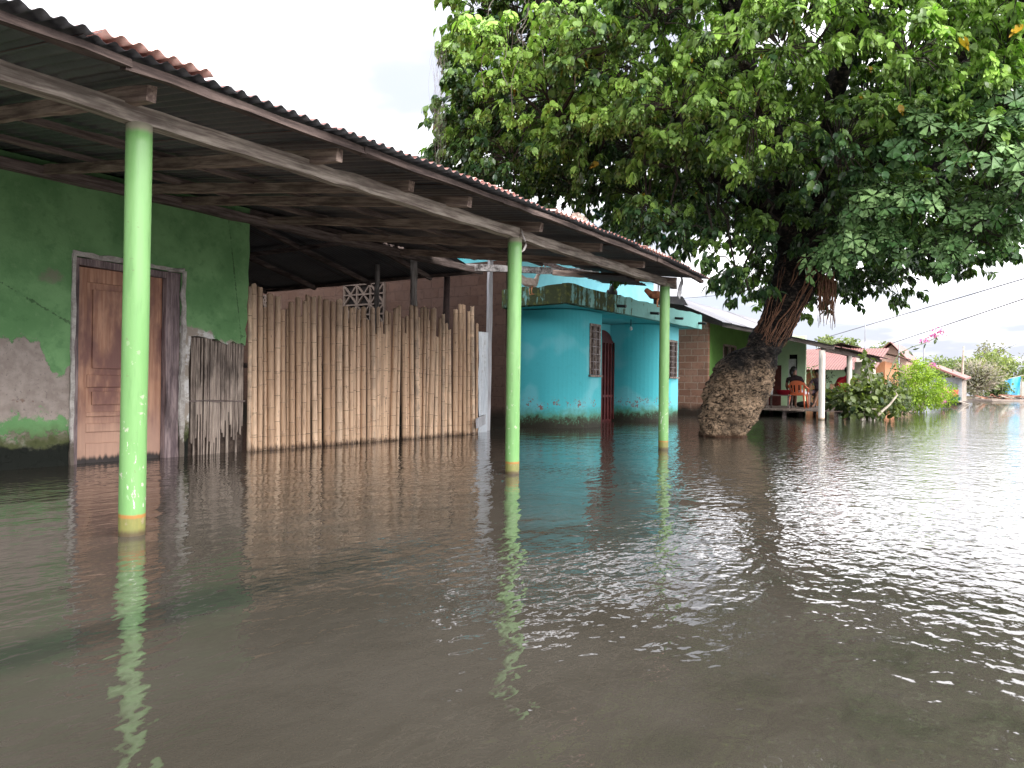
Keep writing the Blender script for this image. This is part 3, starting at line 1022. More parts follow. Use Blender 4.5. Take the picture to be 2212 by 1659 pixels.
# ------------------------------------------------------------------ bamboo fence across the yard mouth
fence = thing('bamboo_fence', (8.4, YW, 0), 'fence of upright dry bamboo poles of uneven height wired side by side', 'fence')
FT = """118,28,510 148,36,498 182,34,515 250,44,557 292,38,570 325,36,655 352,20,650 380,38,610 420,34,575 455,28,600 478,30,565
520,36,575,-8 552,26,570 595,46,590 632,34,605 672,42,592 716,34,632 748,30,640 766,22,640 790,26,650 822,34,638 850,22,715
882,32,642 908,24,640 935,26,725 958,26,662 984,24,672 1010,36,642,12 1036,22,628,8 1068,26,705 1094,24,692 1120,28,628 1150,28,632
1176,20,640 1196,20,635,6 1214,16,648 1240,40,645,14 1268,24,820 1290,22,705 1312,22,680 1330,22,738 1354,26,776 1388,32,652
1415,30,620 1442,28,622 1470,26,662,4 1497,26,632 1520,18,738
215,26,640 440,24,700 540,20,810 700,24,690 735,22,735 805,20,760 865,22,720 895,20,800 920,22,760 945,20,800 970,22,740 1052,20,760 1082,20,800 1135,22,720 1163,18,700 1187,18,760 1225,20,720 1255,22,700 1282,20,820 1342,22,800 1400,20,720 1456,20,700 1484,20,720"""
for q_, ln in enumerate(FT.split()):
    if q_ > 58 and q_ % 2: continue
    v_ = [float(q) for q in ln.split(',')]
    lean = v_[3] if len(v_) > 3 else random.uniform(-5.5, 5.5)
    back = v_[1] < 27 and v_[2] >= 640
    todx = lambda c: (900 + c / 1.58) * 0.553
    todi = lambda c: (800 + c / 1.58) * 0.553
    Y = YW - 0.02 + (0.045 if back else 0.0) + random.uniform(-.012, .012)
    pt = onY(todx(v_[0] + lean), todi(v_[2]), Y)
    pb = onY(todx(v_[0] - lean), 960, Y)
    d_ = pt[0] * _ca + pt[1] * _sa
    r = v_[1] / 1.58 * 0.553 / F_PX * d_ / 2 * 0.97
    pm, path, rad = MB(), [], []
    z = -0.45
    nodes = []
    step_ = random.uniform(0.26, 0.36)
    zn = -0.45 + random.uniform(0.05, 0.3)
    while zn < pt[2] - 0.05:
        nodes.append(zn)
        zn += step_ * random.uniform(0.85, 1.15)
    zs = sorted(set([-0.45, float(pt[2])] + [round(q + e, 4) for q in nodes for e in (-0.012, -0.004, 0.004, 0.012)]))
    zs = [q for q in zs if -0.45 <= q <= pt[2]]
    bow = random.uniform(-.008, .008)
    for zq in zs:
        f_ = (zq + 0.45) / (pt[2] + 0.45)
        xx = pb[0] + (pt[0] - pb[0]) * f_ + bow * math.sin(f_ * 3.14)
        path.append((xx, Y, zq))
        nr = any(abs(zq - q) < 0.006 for q in nodes)
        rad.append(r * (1.08 - 0.10 * f_) * (1.06 if nr else 1.0))
    pm.tube(path, rad, 12, cap=False)
    # darken the node rings
    nf = 0
    for i in range(len(zs) - 1):
        isn = any(abs((zs[i] + zs[i + 1]) / 2 - q) < 0.003 for q in nodes)
        for k in range(12):
            pm.m[nf] = 1 if isn else 0
            nf += 1
    # split, jagged top
    top = np.array(path[-1]); n0 = pm.n
    rr = rad[-1]
    V = []
    for k in range(12):
        a = 2 * math.pi * k / 12
        V.append((top[0] + rr * math.cos(a), top[1] + rr * math.sin(a), top[2] - 0.004))
    for k in range(12):
        a = 2 * math.pi * k / 12
        V.append((top[0] + rr * math.cos(a), top[1] + rr * math.sin(a), top[2] + (0.018 * max(0, math.sin(a * 2 + bow * 300)) + random.uniform(0, .012))))
    pm.add(V, [(k, (k + 1) % 12, 12 + (k + 1) % 12, 12 + k) for k in range(12)])
    pm.build('pole', [M_bamboo, M_bamboo_ring], fence, smooth=True, origin=(path[0][0], Y, 0))
for zc in (1.02, 0.20):
    q = MB()
    q.tube([(xx, YW - 0.062 + RNG.normal() * 0.004, zc + 0.03 * math.sin(xx * 1.7) + RNG.normal() * 0.004) for xx in np.linspace(6.08, 10.8, 70)], 0.002, 5)
    q.build('binding_wire', M_wire, fence)
q = MB(); q.beam((6.1, YW + 0.09, 1.06), (10.8, YW + 0.09, 1.06), 0.05, 0.06, n=16); q.build('rail', M_wood_dx, fence)

# ------------------------------------------------------------------ yard wall, board, tin
yw = thing('block_wall', (12.9, 12, 0), 'rendered brown block wall with pierced vent blocks behind the bamboo fence', 'wall')
XB = 12.9
ye = onX(1091, 800, XB)[1]
q = MB()
q.box((XB + 0.1, (ye + 17.0) / 2, 1.45), (0.2, 17.0 - ye, 3.9))
q.build('wall_face', M_yard_blocks, yw)


def breeze(px0, px1, py0, py1, cols, rows):
    a, b_ = onX(px0, py0, XB), onX(px1, py1, XB)
    y1, y0, z1, z0 = a[1], b_[1], a[2], b_[2]
    q = MB()
    cw, ch = (y1 - y0) / cols, (z1 - z0) / rows
    q2 = MB(); q2.box((XB - 0.004, (y0 + y1) / 2, (z0 + z1) / 2), (0.006, y1 - y0, z1 - z0)); q2.build('vent_hole', M_dark, yw)
    for i in range(cols):
        for j in range(rows):
            c = np.array([XB - 0.04, y0 + (i + .5) * cw, z0 + (j + .5) * ch])
            for sgn in (1, -1):
                q.beam(c + np.array([0, -cw / 2, -sgn * ch / 2]), c + np.array([0, cw / 2, sgn * ch / 2]), 0.035, 0.05, up=(1, 0, 0), n=2, jit=0.002)
            for a0, a1 in (((-1, -1), (1, -1)), ((-1, 1), (1, 1)), ((-1, -1), (-1, 1)), ((1, -1), (1, 1)), ((-1, 0), (1, 0))):
                q.beam(c + np.array([0, a0[0] * cw / 2, a0[1] * ch / 2]), c + np.array([0, a1[0] * cw / 2, a1[1] * ch / 2]), 0.035, 0.052, up=(1, 0, 0), n=2, jit=0.002)
    q.build('vent_block', M_concrete, yw)


breeze(747, 832, 618, 700, 3, 2)
breeze(566, 590, 640, 690, 2, 2)
q = MB(); q.box((9.5, 17.1, 1.5), (7.2, 0.2, 4.0)); tag(q.build('back_yard_wall', M_mud), 'dark mud wall closing the yard far behind the bamboo fence', 'wall')

q = MB()
t_ = onY(1056, 590, 8.35)
q.beam((t_[0] + 0.0, 8.35, -0.5), (t_[0] + 0.05, 8.35, t_[2] + 0.25), 0.115, 0.05, up=(0, 1, 0), n=16, jit=0.003)
tag(q.build('board_post', M_board), 'tall upright grey painted board beside the right end of the bamboo fence', 'board')
q = MB()
a_, c_ = onY(1034, 716, 8.15), onY(1052, 890, 8.15)
V, F = [], []
nx, nz = 34, 12
for l in (0, 1):
    for i in range(nx + 1):
        for j in range(nz + 1):
            xx = a_[0] + (c_[0] - a_[0]) * i / nx
            zz = -0.1 + (a_[2] + 0.1) * j / nz
            V.append((xx + 0.01 * mnoise.noise((zz * 3, 0, 0)), 8.15 + 0.012 * math.sin(2 * math.pi * (xx / 0.07)) + 0.03 * mnoise.noise((xx * 4, zz * 2.5, 2)) + 0.003 * l, zz))
N_ = (nx + 1) * (nz + 1)
for l in (0, 1):
    for i in range(nx):
        for j in range(nz):
            p_ = l * N_ + i * (nz + 1) + j
            F.append((p_, p_ + 1, p_ + nz + 2, p_ + nz + 1))
q.add(V, F)
tag(q.build('tin_sheet', M_zinc_leaning, smooth=True), 'dented pale tin sheet standing in the water between fence and board', 'tin sheet')
q = MB(); q.beam(onY(1030, 925, 7.75) + np.array([0, 0, .08]), onY(1052, 905, 8.3) + np.array([0, 0, .02]), 0.03, 0.17, n=5, jit=0.004)
tag(q.build('plank', M_board), 'low grey plank lying at the waterline below the tin sheet', 'plank')

# ------------------------------------------------------------------ turquoise house
bh = thing('turquoise_house', (16, 9, 0), 'turquoise house with two rounded bays under a mossy flat concrete canopy', 'house')


def bay(x0, x1, yb, yf, R, win):
    """rounded bay: side wall facing the camera, curved corner, short front with a window"""
    pts = [(x0, yb)]
    for k in range(0, 13):
        a = math.pi + (math.pi / 2) * k / 12
        pts.append((x0 + R + R * math.cos(a), yf + R + R * math.sin(a)))
    wx0, wx1, wz0, wz1 = win
    zb, zt = -0.5, 2.40
    q = MB()
    def strip(P, z0, z1, th=0.15):
        n = len(P)
        P = np.array(P, float)
        T = np.gradient(P, axis=0); T /= np.linalg.norm(T, axis=1)[:, None]
        Nn = np.stack([-T[:, 1], T[:, 0]], 1)
        I = P + Nn * th
        nz = 2
        V = []
        for A in (P, I):
            for p in A:
                V.append((p[0], p[1], z0)); V.append((p[0], p[1], z1))
        F = []
        for i in range(n - 1):
            F.append((2 * i, 2 * i + 2, 2 * i + 3, 2 * i + 1))
            o = 2 * n
            F.append((o + 2 * i, o + 2 * i + 1, o + 2 * i + 3, o + 2 * i + 2))
            F.append((2 * i + 1, 2 * i + 3, o + 2 * i + 3, o + 2 * i + 1))
            F.append((2 * i, o + 2 * i, o + 2 * i + 2, 2 * i + 2))
        for i in (0, n - 1):
            F.append((2 * i, 2 * i + 1, 2 * n + 2 * i + 1, 2 * n + 2 * i))
        q.add(V, F)
    strip(pts + [(wx0, yf)], zb, zt)
    strip([(wx0, yf), ((wx0 + wx1) / 2, yf), (wx1, yf)], zb, wz0)
    strip([(wx0, yf), ((wx0 + wx1) / 2, yf), (wx1, yf)], wz1, zt)
    strip([(wx1, yf), (x1 - 0.001, yf), (x1, yf)], zb, zt)
    strip([(x1, yf + 0.15), (x1 + 0.0, yf + 0.7), (x1, yb)], zb, zt)
    q.build('bay_wall', M_blue, bh)
    fm = MB()
    yy = yf + 0.03
    for c, s_ in ((((wx0 + wx1) / 2, yy, wz1 - .025), (wx1 - wx0, 0.10, 0.05)), (((wx0 + wx1) / 2, yy - .02, wz0 + .02), (wx1 - wx0 + .05, 0.16, 0.04)),
                  ((wx0 + .025, yy, (wz0 + wz1) / 2), (0.05, 0.10, wz1 - wz0 - .1)), ((wx1 - .025, yy, (wz0 + wz1) / 2), (0.05, 0.10, wz1 - wz0 - .1)),
                  (((wx0 + wx1) / 2 + .02, yy, (wz0 + wz1) / 2), (0.035, 0.08, wz1 - wz0 - .1))):
        fm.box(c, s_)
    wi = fm.build('window', M_frame, bh)
    gm_ = MB(); gm_.box(((wx0 + wx1) / 2, yy + .05, (wz0 + wz1) / 2), (wx1 - wx0 - .1, 0.012, wz1 - wz0 - .1)); gm_.build('pane', M_glass, wi)
    br = MB()
    nb = 7
    for k in range(1, nb):
        z_ = wz0 + (wz1 - wz0) * k / nb
        br.box(((wx0 + wx1) / 2, yy - 0.06, z_), (wx1 - wx0 - .1, 0.012, 0.014))
    for k in range(1, 4):
        br.box((wx0 + (wx1 - wx0) * k / 4, yy - 0.072, (wz0 + wz1) / 2), (0.012, 0.012, wz1 - wz0 - .1))
    br.build('window_bars', M_bars, wi)


YF = 7.42
e1 = onY(1299, 800, YF)[0]
w0, w1 = onY(1273, 760, YF)[0], onY(1297.5, 760, YF)[0]
bay(13.32, e1, 9.2, YF, w0 - 13.34, (w0, w1 - 0.03, 1.05, 2.15))
e2 = onY(1465, 800, YF)[0]
w0, w1 = onY(1443, 780, YF)[0], onY(1463.5, 780, YF)[0]
bay(17.42, e2, 9.2, YF, min(0.95, w0 - 17.44), (w0, w1 - 0.04, 1.08, 2.05))
q = MB(); q.box((16.3, 8.68, 0.95), (2.22, 0.15, 2.9)); q.build('recess_wall', M_blue, bh)
# arched maroon door
q = MB()
d0, d1 = 16.3, 17.34
arc = [(d0, -0.5)] + [((d0 + d1) / 2 - (d1 - d0) / 2 * math.cos(math.pi * k / 14), 1.95 + 0.28 * math.sin(math.pi * k / 14)) for k in range(15)] + [(d1, -0.5)]
q.poly(arc, 1, 8.52, 8.62)
dd = q.build('door', M_maroon, bh)
q = MB()
for k in range(7):
    q.box((d0 + 0.08 + k * 0.166, 8.50, 1.0), (0.05, 0.035, 1.9))
q.box(((d0 + d1) / 2, 8.495, 0.62), (d1 - d0 - .06, 0.03, 0.06)); q.box(((d0 + d1) / 2, 8.495, 1.95), (d1 - d0 - .06, 0.03, 0.06))
q.build('door_slat', M_maroon, dd)
# canopy slab with its edge beam
cz0, cz1 = 2.385, 2.745
q = MB()
cp_ = [(12.36, 7.0), (12.62, 8.62), (13.15, 8.75), (13.15, 9.26), (19.45, 9.26), (19.45, 7.0)]
q.poly(cp_, 2, 2.42, 2.60)
q.build('canopy_slab', M_blue, bh)
q = MB()
ed = [cp_[2], cp_[1], cp_[0], cp_[5], cp_[4]]
for (a, b_) in zip(ed[:-1], ed[1:]):
    n_ = max(4, int(np.hypot(b_[0] - a[0], b_[1] - a[1]) / 0.22))
    V = []
    a, b_ = np.array(a), np.array(b_)
    tdir = (b_ - a) / np.linalg.norm(b_ - a)
    nrm = np.array([-tdir[1], tdir[0]])
    if np.dot(nrm, np.array([16, 8.2]) - a) < 0: nrm = -nrm
    for i in range(n_ + 1):
        p = a + (b_ - a) * i / n_
        jt = RNG.normal() * 0.012
        for off, z_ in ((-0.02, cz0 + RNG.normal() * .006), (-0.02, cz1 + jt), (0.12, cz1 + jt), (0.12, cz0)):
            V.append((*(p + nrm * off), z_))
    F = [(0, 1, 2, 3), (4 * n_ + 3, 4 * n_ + 2, 4 * n_ + 1, 4 * n_)]
    for i in range(n_):
        for k in range(4):
            F.append((4 * i + k, 4 * i + (k + 1) % 4, 4 * i + 4 + (k + 1) % 4, 4 * i + 4 + k))
    q.add(V, F)
q.build('canopy_edge', M_fascia, bh)
for px, py in ((2415 * .553, 0), (2546 * .553, 0), (2642 * .553, 0), (2733 * .553, 0)):
    t_ = onY(px, 700, 6.95)
    q = MB()
    q.tube([(t_[0], 7.0, 2.52), (t_[0], 6.78, 2.50)], 0.032, 10)
    q.build('drain_spout', M_black, bh)
# upper storey
uy = 9.3
ux1 = onY(1412, 600, uy)[0]
q = MB(); q.box(((13.25 + ux1) / 2, uy + 0.1, 3.3), (ux1 - 13.25, 0.2, 1.55))
q.build('upper_wall', plain('pale_blue_wall', (0.25, 0.57, 0.62), (0.20, 0.50, 0.56), 0.75, 1.5, 0.2, 0.003), bh)
q = MB(); q.box(((13.25 + ux1) / 2, uy + 2.5, 4.12), (ux1 - 13.25 + .3, 5.4, 0.06)); q.build('upper_roof', M_zinc, bh)
q = MB(); q.box((13.35, uy + 2.5, 2.0), (0.2, 4.6, 4.1)); q.build('side_wall', M_blue, bh)
# lamp bulb
t_ = onY(1363, 700, 7.6)
q = MB(); q.tube([(t_[0], 7.6, 2.42), (t_[0], 7.6, 2.27)], 0.012, 8); lb = q.build('bulb_holder', M_black, bh)
q = MB(); q.ell((t_[0], 7.6, 2.21), (0.035, 0.035, 0.05)); q.build('light_bulb', plain('bulb_glass', (0.75, 0.75, 0.72), None, 0.1, 3, 0.5, 0), bh, smooth=True)

# ------------------------------------------------------------------ leaves
def leaf_mesh(name, mat, P, D, N, L, W_, leaf_tone, tint, yel=None, parent=None, droop=0.25, fold=0.25, shape='drip', smooth=True):
    """one mesh of many leaves. P base, D direction to tip, N face normal, L length, W_ width"""
    n = len(P)
    D = D / (np.linalg.norm(D, axis=1)[:, None] + 1e-9)
    B = np.cross(N, D); B /= np.linalg.norm(B, axis=1)[:, None] + 1e-9
    Nn = np.cross(D, B)
    if shape == 'drip':
        st = [(0.0, 0.0, 0.0), (0.16, 0.70, 0.2), (0.40, 1.0, 0.4), (0.70, 0.62, 0.7), (1.0, 0.0, 1.0)]
    elif shape == 'obov':
        st = [(0.0, 0.0, 0.0), (0.35, 0.62, 0.25), (0.72, 1.0, 0.7), (1.0, 0.0, 0.95)]
    else:
        st = [(0.0, 0.0, 0.0), (0.5, 1.0, 0.5), (1.0, 0.0, 1.0)]
    cols = []
    def pt(u, w, s):
        dz = -droop * u * u
        v = P + D * (L * u)[:, None] + B * (s * w * W_ * 0.5)[:, None] + Nn * (L * dz + fold * w * W_ * 0.5 * abs(s))[:, None]
        return v
    one = np.ones(n)
    for u, w, _ in st:
        if w == 0:
            cols.append(pt(one * u, one * 0, 0))
        else:
            cols.append(pt(one * u, one * w, -1)); cols.append(pt(one * u, one * 0, 0)); cols.append(pt(one * u, one * w, 1))
    K = len(cols)
    V = np.stack(cols, 1).reshape(-1, 3)
    if K == 8:
        tri = [(0, 2, 1), (0, 3, 2), (4, 7, 5), (5, 7, 6)]
        quad = [(1, 2, 5, 4), (2, 3, 6, 5)]
    elif K == 11:
        tri = [(0, 2, 1), (0, 3, 2), (7, 10, 8), (8, 10, 9)]
        quad = [(1, 2, 5, 4), (2, 3, 6, 5), (4, 5, 8, 7), (5, 6, 9, 8)]
    else:
        tri = [(0, 2, 1), (0, 3, 2), (1, 2, 4), (2, 3, 4)]
        quad = []
    base = (np.arange(n) * K)[:, None]
    loops, starts, tot = [], [], 0
    T = (base[:, None, :] + np.array(tri)[None]).reshape(-1)
    nt = n * len(tri)
    Q = (base[:, None, :] + np.array(quad)[None]).reshape(-1) if quad else np.array([], int)
    nq = n * len(quad)
    me = bpy.data.meshes.new(name)
    me.vertices.add(len(V)); me.vertices.foreach_set('co', V.reshape(-1).astype(np.float32))
    lp = np.concatenate([T, Q]).astype(np.int32)
    me.loops.add(len(lp)); me.loops.foreach_set('vertex_index', lp)
    me.polygons.add(nt + nq)
    me.polygons.foreach_set('loop_start', np.concatenate([np.arange(nt) * 3, nt * 3 + np.arange(nq) * 4]).astype(np.int32))
    me.polygons.foreach_set('use_smooth', np.ones(nt + nq, bool))
    me.update(calc_edges=True)
    at = me.color_attributes.new('leaf_tone', 'FLOAT_COLOR', 'POINT')
    c = np.zeros((n, 4)); c[:, 0] = leaf_tone; c[:, 1] = tint; c[:, 2] = 0 if yel is None else yel; c[:, 3] = 1
    at.data.foreach_set('color', np.repeat(c, K, axis=0).reshape(-1).astype(np.float32))
    me.materials.append(mat)
    me.validate()
    ob = bpy.data.objects.new(name, me)
    COL.objects.link(ob)
    if parent is not None:
        par(ob, parent)
    return ob


def unit(v):
    return v / (np.linalg.norm(v, axis=-1, keepdims=True) + 1e-9)


# ------------------------------------------------------------------ the big leaning tree
tree = thing('fig_tree', (13.5, 4.4, 0), 'big leaning tree with gnarled swollen trunk and wide glossy crown over the flooded street', 'tree')
TD = 13.55
# trunk edges as seen, ring by ring, turned into centre and half width at the trunk's distance
ED = [(1620, 215, 730), (1540, 250, 705), (1440, 272, 765), (1340, 300, 812), (1230, 318, 860), (1100, 342, 915), (980, 402, 968), (900, 478, 990), (850, 540, 1000), (815, 610, 1008),
      (790, 692, 1012), (740, 722, 1036), (680, 748, 1068), (580, 792, 1120), (480, 832, 1180), (330, 880, 1255), (180, 905, 1345), (40, 930, 1420), (-120, 960, 1500)]
rings = []
for yc, xl, xr in ED:
    cv_ = lambda c: (2600 + c / 2.2125) * 0.553
    yv = (1000 + yc / 2.2125) * 0.553
    pl, pr = atD(cv_(xl), yv, TD), atD(cv_(xr), yv, TD)
    rings.append(((pl + pr) / 2, np.linalg.norm(pr - pl) / 2))
rings.insert(0, (rings[0][0] + np.array([-0.12, 0.05, -0.45]), rings[0][1] * 1.12))
C_ = np.array([r[0] for r in rings]); R_ = np.array([r[1] for r in rings])
tt = np.linspace(0, len(rings) - 1, 130)
Ci = np.stack([np.interp(tt, np.arange(len(rings)), C_[:, k]) for k in range(3)], 1)
Ri = np.interp(tt, np.arange(len(rings)), R_)
right = np.array([_sa, -_ca, 0]); fwd = np.array([_ca, _sa, 0])
tm = MB()
seg = 96
V = []
for c, r in zip(Ci, Ri):
    for k in range(seg):
        a = 2 * math.pi * k / seg
        q = c + right * r * math.cos(a) + fwd * r * 0.9 * math.sin(a)
        n_ = mnoise.fractal((q[0] * 2.2, q[1] * 2.2, q[2] * 2.0), 0.9, 2.1, 6) * 0.085
        n_ += abs(mnoise.noise((q[0] * 6, q[1] * 6, q[2] * 9))) * 0.06
        n_ += abs(mnoise.noise((q[0] * 14, q[1] * 14, q[2] * 17))) * 0.03
        q = q + (right * math.cos(a) + fwd * math.sin(a)) * (n_ - 0.045) * min(1.3, r / 0.4)
        V.append(q)
F = []
for i in range(len(Ci) - 1):
    for k in range(seg):
        a, b_ = i * seg + k, i * seg + (k + 1) % seg
        F.append((a, b_, b_ + seg, a + seg))
tm.add(V, F)
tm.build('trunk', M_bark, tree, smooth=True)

fork = Ci[-1]
LIMB_PTS = []


def limb(p0, p1, r0, r1, name='limb', sag=0.5, n=14, wob=0.12):
    p0, p1 = np.array(p0, float), np.array(p1, float)
    path = []
    off = RNG.normal(size=3) * 10
    for i in range(n + 1):
        f = i / n
        q = p0 + (p1 - p0) * f + np.array([0, 0, sag * math.sin(math.pi * f)])
        q = q + wob * math.sin(math.pi * f) * np.array([mnoise.noise((f * 3 + off[0], 0, 0)), mnoise.noise((0, f * 3 + off[1], 0)), mnoise.noise((0, 0, f * 3 + off[2]))]) * 2
        path.append(q)
        LIMB_PTS.append(q)
    return path, np.linspace(r0, r1, n + 1)


LT = [rd(0.9, 12.6, 6.2), rd(0.6, 11.6, 4.8), rd(2.4, 10.2, 6.8), rd(4.6, 9.6, 6.6), rd(3.2, 13.5, 9.0), rd(6.2, 13.5, 10.2), rd(7.2, 10.2, 6.4), rd(8.8, 12.5, 7.4),
      rd(9.6, 13.5, 5.6), rd(7.5, 16.5, 6.0), rd(4.0, 16.5, 6.4), rd(7.0, 14.8, 3.9), rd(8.6, 16.2, 4.0), rd(5.6, 10.6, 4.2), rd(2.0, 14.5, 5.2)]
lm_ = []
for i, tgt in enumerate(LT):
    pth, rr = limb(fork + np.array([0, 0, -0.25]) + RNG.normal(size=3) * 0.1, tgt, 0.20 if i < 11 else 0.12, 0.035, sag=0.5 if tgt[2] > 4.5 else 0.7)
    q = MB(); q.tube(pth, rr, 12)
    q.build('limb', M_twig if i > 10 else M_bark, tree, smooth=True)
    lm_.append(np.array(pth))
LP = np.concatenate(lm_)

# crown lumps: (right, ahead, up)
LUMPS = []
def crown_ok(r, d, z):
    px = CX + F_PX * r / d
    return True
c0 = np.array([5.0, 13.2, 6.3]); rad0 = np.array([6.1, 4.6, 4.7])
cand = RNG.normal(size=(4000, 3)); cand = unit(cand)
for u in cand:
    k = 1.0 - abs(RNG.normal()) * 0.20
    q = c0 + u * rad0 * k
    r, d, z = q
    # underside of the crown: higher on the house side, drooping on the street side
    zmin = np.interp(r, [-1, 1.5, 3.0, 4.5, 6.0, 7.6, 9.5, 11], [4.3, 4.1, 3.7, 3.5, 3.2, 3.4, 4.4, 4.9]) + max(0, (11.0 - d)) * 0.25
    if 2.6 < r < 5.6: zmin = max(zmin, 0.30 * d - 0.30)
    if z < zmin: continue
    if r < -0.75: continue
    rad = random.uniform(0.55, 0.95)
    if all(np.linalg.norm((q - np.array(l[:3])) / np.array([1, 1, 0.8])) > 0.78 * (rad + l[3]) * 0.66 for l in LUMPS):
        LUMPS.append((r, d, z, rad))
    if len(LUMPS) > 330: break
# lower skirt
for r, d, z, rad in ((5.0, 16.2, 3.4, 0.8), (5.9, 16.6, 3.1, 0.9), (6.9, 16.4, 3.2, 0.9), (7.8, 16.0, 3.25, 0.85), (8.8, 15.2, 3.8, 0.9), (9.6, 14.2, 4.3, 0.9), (10.2, 13.4, 4.8, .9),
                     (6.4, 14.2, 3.4, 0.8), (7.4, 14.0, 3.5, 0.8), (8.4, 13.8, 4.0, 0.8), (3.3, 14.0, 4.3, 0.8), (2.2, 13.0, 4.1, .8),
                     (1.3, 12.4, 4.3, 0.7), (0.7, 11.8, 4.5, 0.6), (3.0, 12.0, 4.0, 0.7), (2.4, 10.9, 3.15, 0.5), (2.9, 11.1, 2.8, .4), (3.3, 11.4, 2.65, .38), (3.55, 11.6, 2.35, .28), (2.0, 11.0, 3.3, .5), (4.0, 11.6, 3.2, .5), (1.85, 11.3, 2.55, .2)):
    LUMPS.append((r, d, z, rad))
print('lumps', len(LUMPS))


def crown(lumps, sprays_per, seed):
    g = np.random.default_rng(seed)
    P, D, N, L, Wd, A, T, Y = [], [], [], [], [], [], [], []
    tw = MB()
    for (r, d, z, rad) in lumps:
        c = rd(r, d, z)
        out = unit(c - rd(5.3, 13.3, 5.2))
        young_lit = np.clip(g.normal(0.20, 0.22) + 0.05 * (z - 5) + (0.38 if (r < 6.5 and d < 11.8 and z > 4.2) else 0), 0.0, 0.9)  # random leaf youth, plus light painted onto high and camera-side clumps
        ns = int(sprays_per * rad * rad / 0.5)
        bright = young_lit
        # a twig from the nearest limb
        li = LP[np.argmin(np.linalg.norm(LP - c, axis=1))]
        pth = [li + (c - li) * f + np.array([0, 0, 0.25 * math.sin(3.14 * f)]) + g.normal(size=3) * 0.05 for f in np.linspace(0, 1, 7)]
        tw.tube(pth, np.linspace(0.035, 0.012, 7), 5)
        for s in range(ns):
            u = unit(g.normal(size=3) + out * 0.7 + np.array([0, 0, 0.35]))
            tip = c + u * rad * np.array([1, 1, 0.75]) * g.uniform(0.55, 1.05)
            st = c + (tip - c) * 0.25
            hd = unit(np.array([u[0], u[1], 0.0]) + out * np.array([.4, .4, 0]) + g.normal(size=3) * 0.15)
            ln = g.uniform(0.14, 0.30)
            n = int(g.integers(9, 16))
            young_lit = float(np.clip(bright + g.normal(0, .10) + (0.14 if u[2] > .25 else -0.05), 0, 1))  # upward sprays painted lighter, as if lit from above
            tw.tube([st, (st + tip) / 2 + np.array([0, 0, .05]), tip, tip + hd * ln * 0.6 + np.array([0, 0, -.12])], [0.009, 0.007, 0.005, 0.003], 4, cap=False)
            f = g.uniform(0, 1, n)
            base = tip + hd * (f * ln)[:, None] + np.array([0, 0, -1.0]) * (0.30 * ln * f * f)[:, None] + g.normal(size=(n, 3)) * 0.028
            an_ = g.uniform(-1.9, 1.9, n)
            sdv = np.array([-hd[1], hd[0], 0.0])
            rad_d = np.cos(an_)[:, None] * hd + np.sin(an_)[:, None] * sdv
            ld = unit(rad_d * g.uniform(0.35, 1.0, n)[:, None] + np.array([0, 0, -1.0]) * g.uniform(0.45, 1.2, n)[:, None] + g.normal(size=(n, 3)) * 0.26)
            nn = unit(rad_d * 0.75 + np.array([0, 0, 0.7]) + g.normal(size=(n, 3)) * 0.28)
            P.append(base); D.append(ld); N.append(nn)
            ll = g.uniform(0.125, 0.205, n)
            L.append(ll); Wd.append(ll * g.uniform(0.46, 0.56, n))
            A.append(np.clip(young_lit + g.normal(size=n) * 0.10 + 0.12 * (f - .3) + (0.15 if u[2] > .3 else -.05), 0, 1)); T.append(g.uniform(0, 1, n))
            yy = (g.uniform(size=n) < 0.0025).astype(float)
            Y.append(yy)
    return [np.concatenate(q) for q in (P, D, N, L, Wd, A, T, Y)], tw


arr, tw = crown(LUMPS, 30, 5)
print('leaves', len(arr[0]))
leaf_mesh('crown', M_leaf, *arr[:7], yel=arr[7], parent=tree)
tw.build('twigs', M_twig, tree, fix=False)

